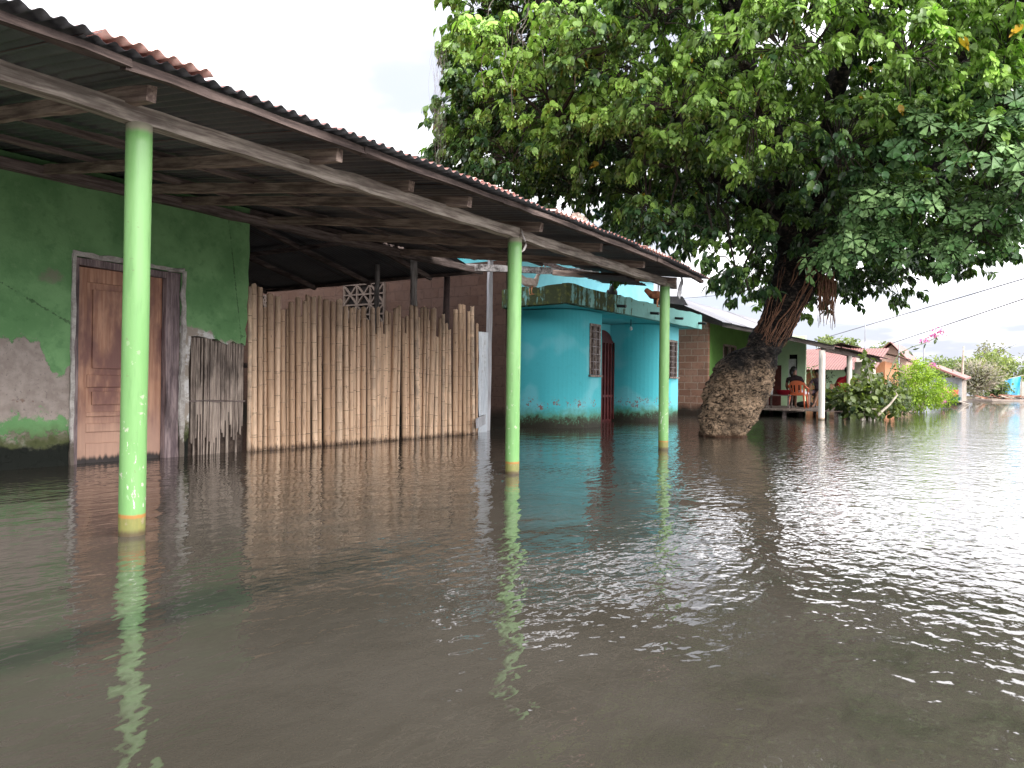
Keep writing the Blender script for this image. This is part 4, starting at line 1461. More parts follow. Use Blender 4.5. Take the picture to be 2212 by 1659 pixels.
# a second plant with blue-green whorled leaves grows through the lower right of the crown
EP = []
g = np.random.default_rng(9)
cl = [(5.4, 10.4, 4.3, .5), (6.4, 10.2, 4.6, .6), (6.0, 10.0, 3.9, .5), (6.9, 10.0, 4.2, .7), (6.6, 9.8, 3.6, .6), (5.5, 10.6, 3.4, .5), (5.0, 11.2, 3.0, .5), (4.75, 11.6, 2.75, .4), (5.4, 11.0, 2.95, .35),
      (6.3, 10.4, 3.1, .5), (7.0, 10.2, 3.5, .5), (6.1, 10.6, 5.0, .4), (5.9, 10.6, 2.75, .3), (6.8, 10.6, 2.95, .35), (4.9, 10.8, 3.5, .4)]
P, D, N, L, Wd, A, T = [], [], [], [], [], [], []
et = MB()
for r, d, z, rad in cl:
    c = rd(r * 0.905, d * 0.905, EYE + (z - EYE) * 0.905)
    for s in range(int(34 * rad / 0.5)):
        u = unit(g.normal(size=3) + np.array([0, 0, 0.3]) - fwd * 0.7)
        tip = c + u * rad * g.uniform(0.5, 1.0)
        et.tube([c + (tip - c) * .2, (c + tip) / 2 + np.array([0, 0, -.04]), tip], [0.008, 0.006, 0.004], 4, cap=False)
        ax = unit(u * 0.8 - fwd * 0.3 + np.array([0, 0, 0.55]))
        n = g.integers(5, 8)
        e1_ = unit(np.cross(ax, np.array([0.3, 0.2, 1.0]))); e2_ = np.cross(ax, e1_)
        a = np.arange(n) * 2 * math.pi / n + g.uniform(0, 6) + g.normal(size=n) * .2
        ld = unit((np.cos(a)[:, None] * e1_ + np.sin(a)[:, None] * e2_) + ax * g.uniform(-0.35, 0.6, n)[:, None])
        P.append(np.tile(tip, (n, 1)) + ld * 0.015); D.append(ld)
        N.append(unit(ax + g.normal(size=(n, 3)) * .2))
        ll = g.uniform(0.115, 0.175, n); L.append(ll); Wd.append(ll * g.uniform(.54, .62, n))
        A.append(np.clip(g.normal(.35, .2) + g.normal(size=n) * .1 + 0.2 * u[2], 0, 1)); T.append(g.uniform(0, 1, n))
ep = leaf_mesh('epiphyte', M_epi, *[np.concatenate(q) for q in (P, D, N, L, Wd, A, T)], parent=tree, droop=0.22, fold=0.08, shape='obov')
ep['label'] = 'blue-green foliage of a second plant growing in the lower crown'
et.build('epiphyte_stems', M_twig, tree, fix=False)

# aerial roots: a hanging curtain right of the trunk, strands plastered on it, fine hairs at the left tip
rt = MB()
for k in range(70):
    p = atD(random.uniform(1766, 1806), random.uniform(585, 612), TD - random.uniform(-.1, .5))
    ln = random.uniform(0.35, 0.85)
    w_ = random.uniform(0.004, 0.011)
    ph = random.uniform(0, 6)
    rt.tube([p + np.array([0.012 * math.sin(ph + f * 7), 0.012 * math.cos(ph + f * 6), -ln * f]) for f in np.linspace(0, 1, 8)], [w_ * (1 - .6 * f) for f in np.linspace(0, 1, 8)], 5)
for k in range(46):
    i0 = random.randint(92, 128)
    a0 = random.uniform(-2.9, -0.2)
    path, da = [], random.uniform(-.5, .5)
    nst = random.randint(8, 26)
    for j in range(nst):
        i = i0 - j * 2
        if i < 74: break
        a0 += da * 0.08 + random.uniform(-.05, .05)
        rr = Ri[i] * 1.0 + 0.012
        path.append(Ci[i] + right * rr * math.cos(a0) + fwd * rr * 0.9 * math.sin(a0))
    if len(path) > 3:
        w_ = random.choice([.005, .007, .009, .014])
        rt.tube(path, np.linspace(w_, w_ * .4, len(path)), 6)
rt.build('aerial_roots', M_root, tree, smooth=True, fix=False)
hr = MB()
for k in range(60):
    p = atD(random.gauss(950, 10), random.uniform(60, 240), 12.4 + random.uniform(-.5, .5))
    ln = random.uniform(.4, 1.3)
    ph = random.uniform(0, 6)
    hr.tube([p + np.array([0.03 * math.sin(ph + f * 5), 0.03 * math.cos(ph * 2 + f * 6), -ln * f]) for f in np.linspace(0, 1, 9)], 0.0013, 4, cap=False)
M_pale_root = plain('pale_root', (0.30, 0.25, 0.22), None, .9, 9, bmp=0)
hr.build('root_hairs', M_pale_root, tree, fix=False)
hr = MB()
for k in range(14):
    p = atD(random.uniform(1030, 1260), random.uniform(-60, 60), 10.5 + random.uniform(-.6, .6))
    ln = random.uniform(.5, 1.2)
    ph = random.uniform(0, 6)
    hr.tube([p + np.array([0.10 * math.sin(ph + f * 7), 0.10 * math.cos(ph * 2 + f * 5), -ln * f]) for f in np.linspace(0, 1, 14)], 0.005, 5, cap=False)
hr.build('hanging_vines', M_pale_root, tree, fix=False)

# ------------------------------------------------------------------ brick-sided house with a verandah, beyond the tree
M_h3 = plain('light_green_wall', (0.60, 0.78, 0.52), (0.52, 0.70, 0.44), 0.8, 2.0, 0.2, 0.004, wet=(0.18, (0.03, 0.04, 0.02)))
M_h3d = plain('leaf_green_wall', (0.13, 0.27, 0.06), (0.10, 0.21, 0.05), 0.8, 2.0, 0.2, 0.004, wet=(0.55, (0.014, 0.013, 0.011)))  # wet band reaches higher, painting in the shade under the platform
M_cream = plain('cream_wall', (0.62, 0.57, 0.50), (0.52, 0.47, 0.41), 0.8, 3, 0.2, 0.003)
X3 = 22.45
h3 = thing('verandah_house', (26, 7.9, 0), 'green house with a brick side wall, zinc roof and white verandah posts', 'house')
q = MB(); q.poly([(7.86, -0.5), (9.9, -0.5), (9.9, 3.55), (7.86, 2.80)], 0, X3, X3 + 0.16); q.build('side_wall', M_brick_side, h3)
wa, wb = onY(1563, 745, 7.86), onY(1590, 797, 7.86)
q = MB()
q.box(((X3 + .17 + wa[0]) / 2, 7.95, 1.15), (wa[0] - X3 - .17, 0.16, 3.3))
q.box(((wb[0] + 29.0) / 2, 7.95, 1.15), (29.0 - wb[0], 0.16, 3.3))
q.box(((wa[0] + wb[0]) / 2, 7.95, (wa[2] + 2.8) / 2), (wb[0] - wa[0], 0.159, 2.8 - wa[2]))
q.box(((wa[0] + wb[0]) / 2, 7.95, (wb[2] - .5) / 2), (wb[0] - wa[0], 0.159, wb[2] + .5))
q.build('front_wall', M_h3d, h3)
q = MB()
for a_, b_ in (((wa[0], wa[2]), (wb[0], wa[2])), ((wa[0], wb[2]), (wb[0], wb[2])), ((wa[0], wb[2]), (wa[0], wa[2])), ((wb[0], wb[2]), (wb[0], wa[2])), (((wa[0] + wb[0]) / 2, wb[2]), ((wa[0] + wb[0]) / 2, wa[2]))):
    q.beam((a_[0], 7.88, a_[1]), (b_[0], 7.88, b_[1]), 0.06, 0.06, up=(0, 1, 0), n=3, jit=0.002)
wi = q.build('window', M_frame, h3)
q = MB(); q.box(((wa[0] + wb[0]) / 2, 7.95, (wa[2] + wb[2]) / 2), (wb[0] - wa[0], 0.02, wa[2] - wb[2])); q.build('pane', M_glass, wi)
# wing facing the camera with an open doorway and a white-barred window
XW = 28.6
ya, yb = onX(1739, 800, XW)[1], 7.86
dya, dyb = onX(1722, 800, XW)[1], onX(1703, 800, XW)[1]
q = MB()
q.box((XW + .08, (ya + dya) / 2, 1.15), (0.16, dya - ya, 3.2))
q.box((XW + .08, (dyb + yb) / 2, 1.15), (0.16, yb - dyb, 3.2))
q.box((XW + .08, (dya + dyb) / 2, 2.42), (0.159, dyb - dya, 0.66))
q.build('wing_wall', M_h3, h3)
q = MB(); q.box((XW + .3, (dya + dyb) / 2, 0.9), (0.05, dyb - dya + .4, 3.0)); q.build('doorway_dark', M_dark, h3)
q = MB(); q.box((XW - .02, (onX(1648, 800, XW)[1] + onX(1688, 800, XW)[1]) / 2, .95), (.05, onX(1648, 800, XW)[1] - onX(1688, 800, XW)[1], 1.5)); q.build('wing_door', M_maroon, h3)
q = MB()
q.box((XW + .05, dyb - .12, 1.55), (0.05, 0.26, 0.75)); q.build('window_panel', plain('white_panel', (0.70, 0.70, 0.72), None, .5, 4, bmp=0), h3)
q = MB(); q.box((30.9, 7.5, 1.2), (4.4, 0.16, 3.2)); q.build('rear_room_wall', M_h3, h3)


def sheet_roof(name, mats, x0, x1, prof, parent, sheet=0.8, pitch=0.09, amp=0.012):
    """corrugated roof through the (y, z) profile points, ridges running down the slope"""
    q = MB()
    x = x0
    while x < x1 - 1e-3:
        xe = min(x + sheet, x1)
        nx = max(8, int((xe - x + .05) / pitch * 6))
        xs = np.linspace(x, xe + .05, nx + 1)
        dz = random.uniform(0, .012)
        V, F, Mi = [], [], []
        pr = []
        for (ya_, za_), (yb_, zb_) in zip(prof[:-1], prof[1:]):
            for k in range(5):
                pr.append((ya_ + (yb_ - ya_) * k / 5, za_ + (zb_ - za_) * k / 5))
        pr.append(prof[-1])
        j0 = random.uniform(-.04, .03)
        for l in (0, 1):
            for xx in xs:
                for j, (yy, z_) in enumerate(pr):
                    V.append((xx, yy + (j0 if j == 0 else 0), z_ + amp * math.sin(2 * math.pi * xx / pitch) + dz + .003 * l + .01 * mnoise.noise((xx * .8, yy, 5))))
        m_ = len(pr); N_ = m_ * len(xs)
        for l in (0, 1):
            for i in range(len(xs) - 1):
                for j in range(m_ - 1):
                    p_ = l * N_ + i * m_ + j
                    F.append((p_, p_ + 1, p_ + m_ + 1, p_ + m_)); Mi.append(l)
        q.add(V, F); q.m[-len(Mi):] = Mi
        x = xe
    return q.build(name, mats, parent, smooth=True, fix=False)


sheet_roof('main_roof', [M_roof_under, M_zinc], 21.9, 34.0, [(7.25, 2.76), (9.7, 3.86), (12.0, 2.8)], h3)
sheet_roof('verandah_roof', [M_roof_under, M_roof_red], 22.35, 33.2, [(4.25, 2.03), (7.45, 2.80)], h3)
q = MB(); q.beam((22.5, 4.62, 1.985), (33.0, 4.62, 1.985), 0.09, 0.13, n=20, jit=.004); q.build('eave_beam', M_wood_dx, h3)
q = MB(); q.beam((22.42, 4.3, 1.99), (22.42, 7.4, 2.73), 0.05, 0.12, n=10, jit=.004); q.build('verge_board', M_wood_dy, h3)
for xx in (24.6, 26.8, 29.0, 31.2):
    q = MB(); q.beam((xx, 4.4, 2.02), (xx, 7.4, 2.75), 0.05, 0.07, n=6, jit=.004); q.build('rafter', M_wood_dy, h3)
p1_, p2_ = onY(1775, 850, 4.62)[0], onY(1834, 850, 4.62)[0]
for xx in (p1_, p2_):
    q = MB(); zs = np.linspace(-.5, 1.93, 10); q.tube([(xx, 4.62, z_) for z_ in zs], 0.083, 24); q.build('post', M_white_post, h3, smooth=True)
for pxx, Y_ in ((1856, 5.4), (1879, 4.9)):
    c = onY(pxx, 800, Y_)
    q = MB(); q.box((c[0], Y_, 0.7), (0.30, 0.30, 2.5)); o = q.build('pillar', M_cream, h3)
    md = o.modifiers.new('edge', 'BEVEL'); md.width = .012; md.segments = 2

# plank landing in front of it
pl = thing('plank_platform', (26, 6, 0), 'low wooden platform on short stakes where people sit above the water', 'platform')
ZP = 0.24
q = MB()
for k in range(17):
    yy = 4.35 + k * 0.205
    q.beam((23.35 + random.uniform(-.1, .1), yy, ZP - .018), (29.6, yy, ZP - .018), 0.19, 0.035, n=8, jit=.004)
q.build('deck', plain('deck_plank', (0.20, 0.15, 0.12), (0.09, 0.07, 0.06), .85, 5), pl, fix=False)
for yy in (4.45, 5.9, 7.35):
    q = MB(); q.beam((23.5, yy, ZP - .08), (29.5, yy, ZP - .08), .06, .085, n=8, jit=.004); q.build('joist', M_wood_dx, pl)
for xx in (23.6, 25.6, 27.6, 29.3):
    for yy in (4.45, 5.9, 7.35):
        q = MB(); q.beam((xx, yy, -.5), (xx, yy, ZP - .12), .10, .10, up=(0, 1, 0), n=3, jit=.004); q.build('stake', M_wood_dx, pl)


# ------------------------------------------------------------------ plastic armchairs
def armchair(loc, ang, mt, label, sc=1.0):
    t_ = thing('plastic_chair', loc, label, 'chair', 'plastic chairs on the platform')
    def mk(name, fn, smooth=True):
        q = MB(); fn(q); xf(q, ang, loc, sc)
        return q.build(name, mt, t_, smooth=smooth)
    def seat(q):
        V = []
        for l in (0, -.018):
            for i in range(9):
                for j in range(9):
                    u, v = i / 8 * 2 - 1, j / 8 * 2 - 1
                    V.append((u * .215, v * (.225 + .015 * u), .415 + .012 * (u * u + v * v) + l + (.0 if u < .6 else -.03 * (u - .6))))
        F = []
        for l in (0, 1):
            for i in range(8):
                for j in range(8):
                    p_ = l * 81 + i * 9 + j
                    F.append((p_, p_ + 1, p_ + 10, p_ + 9))
        for k in range(8):
            for a_, b_ in ((k, k + 1), (72 + k, 73 + k), (k * 9, k * 9 + 9), (k * 9 + 8, k * 9 + 17)):
                F.append((a_, b_, 81 + b_, 81 + a_))
        q.add(V, F)
    mk('seat', seat)
    def back(q):
        # curved panel, rounded head, four slots between five slats plus a solid rim
        def P(v, z):
            f = (z - .42) / .45
            return np.array([-.20 - .10 * f + .09 * v * v, v * (.215 + .03 * f), z])
        hgt = lambda v: .87 - .10 * abs(v) ** 2.5
        def strip(v0, v1, z0, z1f, n=10):
            V = []
            for off in (0, -.014):
                for i in range(n + 1):
                    for v in (v0, v1):
                        z_ = z0 + (z1f(v) - z0) * i / n
                        V.append(P(v, z_) + np.array([off, 0, 0]))
            m_ = 2 * (n + 1)
            F = []
            for i in range(n):
                a_ = 2 * i
                F += [(a_, a_ + 1, a_ + 3, a_ + 2), (m_ + a_, m_ + a_ + 2, m_ + a_ + 3, m_ + a_ + 1), (a_, a_ + 2, m_ + a_ + 2, m_ + a_), (a_ + 1, m_ + a_ + 1, m_ + a_ + 3, a_ + 3)]
            q.add(V, F)
        vs = np.linspace(-1, 1, 21)
        for i in range(20):
            strip(vs[i], vs[i + 1], .73, hgt, 4)
            strip(vs[i], vs[i + 1], .42, lambda v: .50, 3)
        for i in (0, 1, 4, 5, 8, 9, 10, 11, 14, 15, 18, 19):
            strip(vs[i], vs[i + 1], .50, lambda v: .73, 4)
    mk('backrest', back)
    for sy in (-1, 1):
        mk('leg', lambda q: q.tube([(.20, sy * .21, .41), (.215, sy * .235, .2), (.225, sy * .255, 0)], [.03, .025, .02], 8))
        mk('leg', lambda q: q.tube([(-.20, sy * .20, .43), (-.235, sy * .225, .2), (-.265, sy * .245, 0)], [.032, .026, .021], 8))
        mk('armrest', lambda q: q.tube([(-.245, sy * .235, .72), (-.12, sy * .27, .66), (.08, sy * .28, .635), (.19, sy * .27, .62), (.215, sy * .25, .53), (.205, sy * .22, .42)], [.026, .026, .028, .028, .024, .026], 8))
    return t_


M_orange_pl = plain('orange_plastic', (0.50, 0.115, 0.045), (0.42, 0.09, 0.035), .4, 3, .4, 0)
M_red_pl = plain('red_plastic', (0.42, 0.02, 0.03), (0.34, 0.015, 0.022), .4, 3, .4, 0)
c1 = atD(1724, 878, 24.2); c1[2] = ZP
A1 = math.radians(2)
armchair(c1, A1, M_orange_pl, 'orange plastic armchair seen from behind beside the big tree trunk')
c3 = atD(1829, 880, 25.0); c3[2] = ZP
A3 = math.radians(14)
armchair(c3, A3, M_red_pl, 'red plastic armchair behind the second white post', 1.12)


# ------------------------------------------------------------------ people
def skin_mesh(name, verts, edges, radii, levels=2):
    me = bpy.data.meshes.new(name)
    me.from_pydata([tuple(v) for v in verts], edges, [])
    ob = bpy.data.objects.new(name, me)
    COL.objects.link(ob)
    md = ob.modifiers.new('skin', 'SKIN')
    md.use_smooth_shade = True
    for i, r in enumerate(radii):
        d_ = me.skin_vertices[0].data[i]
        d_.radius = (r, r) if np.isscalar(r) else r
        d_.use_root = (i == 0)
    sb = ob.modifiers.new('sub', 'SUBSURF'); sb.levels = levels; sb.render_levels = levels
    dg = bpy.context.evaluated_depsgraph_get()
    m2 = bpy.data.meshes.new_from_object(ob.evaluated_get(dg))
    bpy.data.objects.remove(ob)
    n = len(m2.vertices)
    co = np.zeros(n * 3); m2.vertices.foreach_get('co', co)
    return m2, co.reshape(-1, 3)


M_skin = plain('brown_skin', (0.20, 0.10, 0.065), (0.16, 0.08, 0.05), .5, 6, .35, 0)
M_hair = plain('black_hair', (0.012, 0.010, 0.009), (0.02, 0.016, 0.014), .5, 30, .3, .003)


def person(loc, ang, J, shirt, shorts, label, hair='long', sc=1.0, sleeves=True):
    """seated figure; J maps joint names to (forward, left, up) metres"""
    names, V, E, R = [], [], [], []
    def v(n, p, r):
        names.append(n); V.append(np.array(p, float)); R.append(r); return len(V) - 1
    def e(a, b): E.append((a, b))
    hip = v('hip', J['hip'], (.145, .115))
    wst = v('torso', np.array(J['hip']) * .5 + np.array(J['chest']) * .5, (.125, .10)); e(hip, wst)
    chs = v('torso', J['chest'], (.155, .11)); e(wst, chs)
    nb = v('neck', np.array(J['neck']), .055); e(chs, nb)
    hd0 = v('head', np.array(J['neck']) * .55 + np.array(J['head']) * .45, .062); e(nb, hd0)
    hd1 = v('head', J['head'], (.085, .098)); e(hd0, hd1)
    hd2 = v('head', np.array(J['head']) + np.array([-.005, 0, .085]), (.062, .07)); e(hd1, hd2)
    lookv = np.array(J.get('look', (1, 0, 0)), float); lookv /= np.linalg.norm(lookv)
    for s_, k in ((1, 'l'), (-1, 'r')):
        sh = v('torso', J['sh' + k], .062); e(chs, sh)
        ua = v('uarm', (np.array(J['sh' + k]) + np.array(J['el' + k])) / 2, .05); e(sh, ua)
        el = v('farm', J['el' + k], .041); e(ua, el)
        wr = v('farm', J['ha' + k], .027); e(el, wr)
        dv = np.array(J['ha' + k]) - np.array(J['el' + k]); dv /= np.linalg.norm(dv)
        sd = np.cross(dv, (0, 0, 1.0)); sd /= np.linalg.norm(sd) + 1e-6
        pm = v('farm', np.array(J['ha' + k]) + dv * .06, (.036, .02)); e(wr, pm)
        for fi, (off, ln) in enumerate(((-.03, .065), (-.01, .08), (.01, .075), (.03, .06))):
            f1 = v('farm', V[pm] + sd * off + dv * (.03 + ln * .4), .0095); e(pm, f1)
            f2 = v('farm', V[f1] + dv * ln * .5 + np.array([0, 0, -.025]), .008); e(f1, f2)
        th = v('farm', V[wr] + dv * .045 + sd * .05 * s_ + np.array([0, 0, -.01]), .011); e(wr, th)
        hp = v('hip', J['th' + k], .092); e(hip, hp)
        kn = v('knee', J['kn' + k], .058); e(hp, kn)
        cf = v('calf', np.array(J['kn' + k]) * .65 + np.array(J['an' + k]) * .35, .055); e(kn, cf)
        an = v('calf', J['an' + k], .036); e(cf, an)
        ft = v('foot', np.array(J['an' + k]) + np.array(J.get('ft', (.15, 0, -.045))), .03); e(an, ft)
    me, co = skin_mesh('person', V, E, R)
    # nose and ears pulled out of the head; then clothes by nearest bone
    H = np.array(J['head']); side = np.cross((0, 0, 1.0), lookv)
    for tgt, amt, rad in ((H + lookv * .095 + np.array([0, 0, -.005]), lookv * .028, .03), (H + side * .085, side * .016, .03), (H - side * .085, -side * .016, .03), (H + lookv * .075 + np.array([0, 0, -.075]), lookv * .012, .035)):
        d_ = np.linalg.norm(co - tgt, axis=1)
        co += np.exp(-(d_ / rad) ** 2)[:, None] * amt
    Va = np.array(V)
    mi = {'skin': 0, 'shirt': 1, 'shorts': 2}
    seg = []
    for a, b in E:
        nm = (names[a], names[b])
        if 'head' in nm or 'neck' in nm: m = 0 if 'torso' not in nm else 1
        elif 'farm' in nm: m = 1 if 'uarm' in nm and sleeves == 'long' else 0
        elif 'uarm' in nm: m = 1
        elif 'calf' in nm or 'foot' in nm: m = 0
        elif 'knee' in nm: m = 2
        elif nm == ('hip', 'hip'): m = 2
        else: m = 1
        seg.append((Va[a], Va[b], m))
    fc = np.zeros(len(me.polygons) * 3); me.polygons.foreach_get('center', fc); fc = fc.reshape(-1, 3)
    best = np.full(len(fc), 9.0); bm_i = np.zeros(len(fc), int)
    for a, b, m in seg:
        ab = b - a
        t_ = np.clip(((fc - a) @ ab) / (ab @ ab), 0, 1)
        d_ = np.linalg.norm(fc - (a + t_[:, None] * ab), axis=1)
        k = d_ < best
        best[k] = d_[k]; bm_i[k] = m
    c, s_ = math.cos(ang), math.sin(ang)
    Rm = np.array([[c, -s_, 0], [s_, c, 0], [0, 0, 1]]) * sc
    me.vertices.foreach_set('co', (co @ Rm.T).reshape(-1))
    for m_ in (M_skin, shirt, shorts): me.materials.append(m_)
    me.polygons.foreach_set('material_index', bm_i)
    me.update()
    ob = bpy.data.objects.new('person', me)
    COL.objects.link(ob)
    ob.location = [float(x_) for x_ in loc]
    tag(ob, label, 'person', 'people sitting on the platform')
    q = MB()
    hc = H - lookv * .022 + np.array([0, 0, .03])
    q.ell(hc, (.100, .100, .108), 16, 10)
    if hair == 'long':
        q.tube([H - lookv * .07 + np.array([0, 0, .03]), H - lookv * .085 + np.array([0, 0, -.08]), H - lookv * .075 + np.array([0, 0, -.20])], [.075, .07, .03], 10)
    elif hair == 'bun':
        q.ell(H - lookv * .11 + np.array([0, 0, .06]), (.05, .05, .045))
    q2 = MB(); q2.v, q2.f, q2.m, q2.n, q2.c = q.v, q.f, q.m, q.n, q.c
    xf(q2, ang, (0, 0, 0), sc)
    hr_ = q2.build('hair', M_hair, None, smooth=True)
    hr_.parent = ob
    return ob


M_navy = plain('dark_shirt', (0.035, 0.022, 0.022), (0.02, 0.014, 0.015), .9, 8, .1, .002)
M_pale_cloth = plain('pale_cloth', (0.55, 0.55, 0.60), (0.45, 0.45, 0.5), .9, 8, .1, .002)
M_print = plain('printed_cloth', (0.19, 0.14, 0.17), (0.035, 0.022, 0.03), .9, 14, .1, .002)
M_maroon_cloth = plain('crimson_shirt', (0.30, 0.012, 0.03), (0.22, 0.01, 0.02), .9, 5, .1, .002)
SEAT = dict(hip=(-.10, 0, .50), chest=(-.16, 0, .88), neck=(-.13, 0, 1.04), head=(-.10, 0, 1.20), shl=(-.14, .20, .95), shr=(-.14, -.20, .95),
            ell=(-.06, .27, .70), elr=(-.06, -.27, .70), hal=(.15, .22, .66), har=(.15, -.22, .66), thl=(0.02, .10, .50), thr=(0.02, -.10, .50),
            knl=(.36, .13, .48), knr=(.36, -.13, .48), anl=(.40, .14, .09), anr=(.40, -.14, .09))
J1 = dict(SEAT); J1.update(head=(-.10, .08, 1.19), neck=(-.13, .06, 1.03), chest=(-.12, .06, .88), look=(.5, -.86, 0), shl=(-.12, .27, .94), shr=(-.13, -.12, .95), ell=(-.12, .31, .68), hal=(.08, .30, .56),
                           elr=(-.02, -.24, .70), knr=(.30, -.26, .47), anr=(.22, -.30, .09))
person(c1 + np.array([0.02, 0.03, 0]), A1, J1, M_navy, M_pale_cloth, 'person in a dark shirt sitting in the orange chair looking aside', 'long')
c2 = atD(1768, 878, 25.6); c2[2] = ZP
J2 = dict(SEAT); J2.update(chest=(.02, 0, .84), neck=(.08, 0, 1.0), head=(.13, 0, 1.14), shl=(.04, .19, .92), shr=(.04, -.19, .92), ell=(.20, .25, .68), elr=(.20, -.25, .68), hal=(.34, .15, .55), har=(.34, -.15, .55),
                           anl=(.58, .10, .08), anr=(.55, -.08, .08))
person(c2, math.radians(168), J2, M_print, M_print, 'person in a dark printed dress leaning forward beside the white post', 'long')
st = thing('stool', c2 + np.array([.1, 0, 0]), 'low dark wooden stool under the person in the printed dress', 'stool')
q = MB(); q.box((c2[0] + .1, c2[1], ZP + .40), (.36, .36, .04)); q.build('seat', M_wood_dx, st)
for sx in (-1, 1):
    for sy in (-1, 1):
        q = MB(); q.beam((c2[0] + .1 + sx * .15, c2[1] + sy * .15, ZP), (c2[0] + .1 + sx * .13, c2[1] + sy * .13, ZP + .38), .04, .04, up=(0, 1, 0), n=2, jit=.001); q.build('leg', M_wood_dx, st)
J3 = dict(SEAT); J3.update(shl=(-.13, .23, .95), shr=(-.13, -.23, .95), ell=(-.03, .36, .72), elr=(-.03, -.36, .72), hal=(.18, .30, .67), har=(.18, -.30, .67))
person(c3 + np.array([.02, 0, .02]), A3, J3, M_maroon_cloth, M_navy, 'person in a crimson shirt sitting in the red chair behind the post', 'short')
# side table with a basin and a cup
tb = atD(1684, 878, 24.4); tb[2] = ZP
tt_ = thing('side_table', tb, 'small dark wooden table beside the orange chair', 'table')
q = MB(); q.box((tb[0], tb[1], ZP + .40), (.5, .75, .035)); q.build('table_top', M_wood_dy, tt_)
for sx in (-1, 1):
    for sy in (-1, 1):
        q = MB(); q.beam((tb[0] + sx * .21, tb[1] + sy * .32, ZP), (tb[0] + sx * .21, tb[1] + sy * .32, ZP + .38), .05, .05, up=(0, 1, 0), n=2, jit=.001); q.build('leg', M_wood_dx, tt_)
bz = tb + np.array([0, -.12, .42])
q = MB(); q.lathe([(.0, .0), (.15, .0), (.24, .15), (.25, .155), (.235, .15), (.14, .012), (0, .012)], bz, 24)
tag(q.build('basin', M_maroon_cloth, smooth=True), 'dark red plastic basin on the small table', 'basin')
cz = tb + np.array([-.05, .26, .42])
q = MB(); q.lathe([(0, 0), (.055, 0), (.07, .2), (.063, .2), (.05, .012), (0, .012)], cz, 16)
tag(q.build('cup', plain('white_plastic', (.72, .72, .72), None, .4, 4, bmp=0), smooth=True), 'white plastic cup beside the red basin on the table', 'cup')
sl = c2 + np.array([-.35, .25, 0])
q = MB(); q.ell(sl + np.array([0, .1, .10]), (.22, .3, .11)); tag(q.build('bag', M_black, smooth=True), 'black bag lying on the platform at the feet of the seated people', 'bag')


# ------------------------------------------------------------------ hens
def hen(loc, ang, body, label, name='hen', cock=False, sc=1.0, alert=0.0):
    V = [(-.02, 0, .20), (.08, 0, .215), (.13, 0, .28 + alert * .03), (.15, 0, .35 + alert * .05), (.165, 0, .385 + alert * .05), (-.12, 0, .235), (-.20, 0, .31), (-.235, 0, .37 if cock else .34)]
    E = [(0, 1), (1, 2), (2, 3), (3, 4), (0, 5), (5, 6), (6, 7)]
    R = [(.088, .095), (.078, .085), .046, .028, .028, (.065, .07), (.03, .055), (.012, .045)]
    me, co = skin_mesh(name, V, E, R)
    c, s_ = math.cos(ang), math.sin(ang)
    Rm = np.array([[c, -s_, 0], [s_, c, 0], [0, 0, 1]]) * sc
    me.vertices.foreach_set('co', (co @ Rm.T).reshape(-1)); me.materials.append(body); me.update()
    ob = bpy.data.objects.new(name, me); COL.objects.link(ob); ob.location = [float(v) for v in loc]
    tag(ob, label, 'rooster' if cock else 'hen', 'chickens on the roofs')
    def ch(nm, mb, mt):
        xf(mb, ang, (0, 0, 0), sc); o = mb.build(nm, mt, None, smooth=True); o.parent = ob; return o
    hz = .385 + alert * .05
    q = MB(); q.poly([(.14, hz + .015), (.15, hz + .045), (.16, hz + .03), (.17, hz + .05), (.182, hz + .03), (.195, hz + .035), (.195, hz + .01)], 1, -.006, .006); ch('comb', q, M_comb)
    q = MB(); q.ell((.185, 0, hz - .03), (.012, .012, .022)); ch('wattle', q, M_comb)
    q = MB(); q.tube([(.188, 0, hz), (.222, 0, hz - .008)], [.012, .002], 8); ch('beak', q, M_beak)
    for sy in (-1, 1):
        q = MB(); q.ell((-.03, sy * .078, .215), (.115, .022, .06)); ch('wing', q, body)
        q = MB(); q.tube([(.01, sy * .045, .15), (-.005, sy * .045, .08), (.005, sy * .045, .01)], [.016, .009, .008], 8)
        for da in (-.5, 0, .5):
            q.tube([(.005, sy * .045, .008), (.005 + .05 * math.cos(da), sy * .045 + .05 * math.sin(da), .006)], [.006, .003], 5)
        ch('leg', q, M_beak)
    return ob


M_comb = plain('red_comb', (.45, .03, .03), (.35, .02, .02), .6, 20, .3, 0)
M_beak = plain('orange_leg', (.60, .28, .13), (.5, .2, .1), .6, 20, .3, 0)
M_white_f = plain('buff_feathers', (.62, .52, .44), (.45, .35, .28), .9, 16, .1, .006)
M_black_f = plain('black_feathers', (.018, .012, .012), (.04, .018, .014), .6, 20, .3, .005)
M_brown_f = plain('brown_feathers', (.30, .12, .06), (.12, .05, .03), .9, 16, .1, .006)
p_ = onY(1146, 640, 7.5); hen((p_[0], 7.5, 2.515), math.radians(-30), M_white_f, 'buff white hen on the mossy canopy behind the middle green post', alert=0.6)
p_ = onY(1322, 640, 7.3); hen((p_[0], 7.3, 2.60), math.radians(215), M_black_f, 'black rooster with red comb standing on the mossy canopy edge', 'rooster', True, 1.15, alert=1.0)
p_ = onY(1417, 640, 4.6); hen((p_[0] + .1, 4.62, p_[2] - .15), math.radians(-60), M_brown_f, 'brown hen perched in torn tin beside the corner green post', sc=.8)
p_ = atD(1174, 583.5, 13.83); hen((p_[0], p_[1], p_[2] + .02), math.radians(-20), M_white_f, 'hen on the broken timber, only its orange legs showing below torn tin')

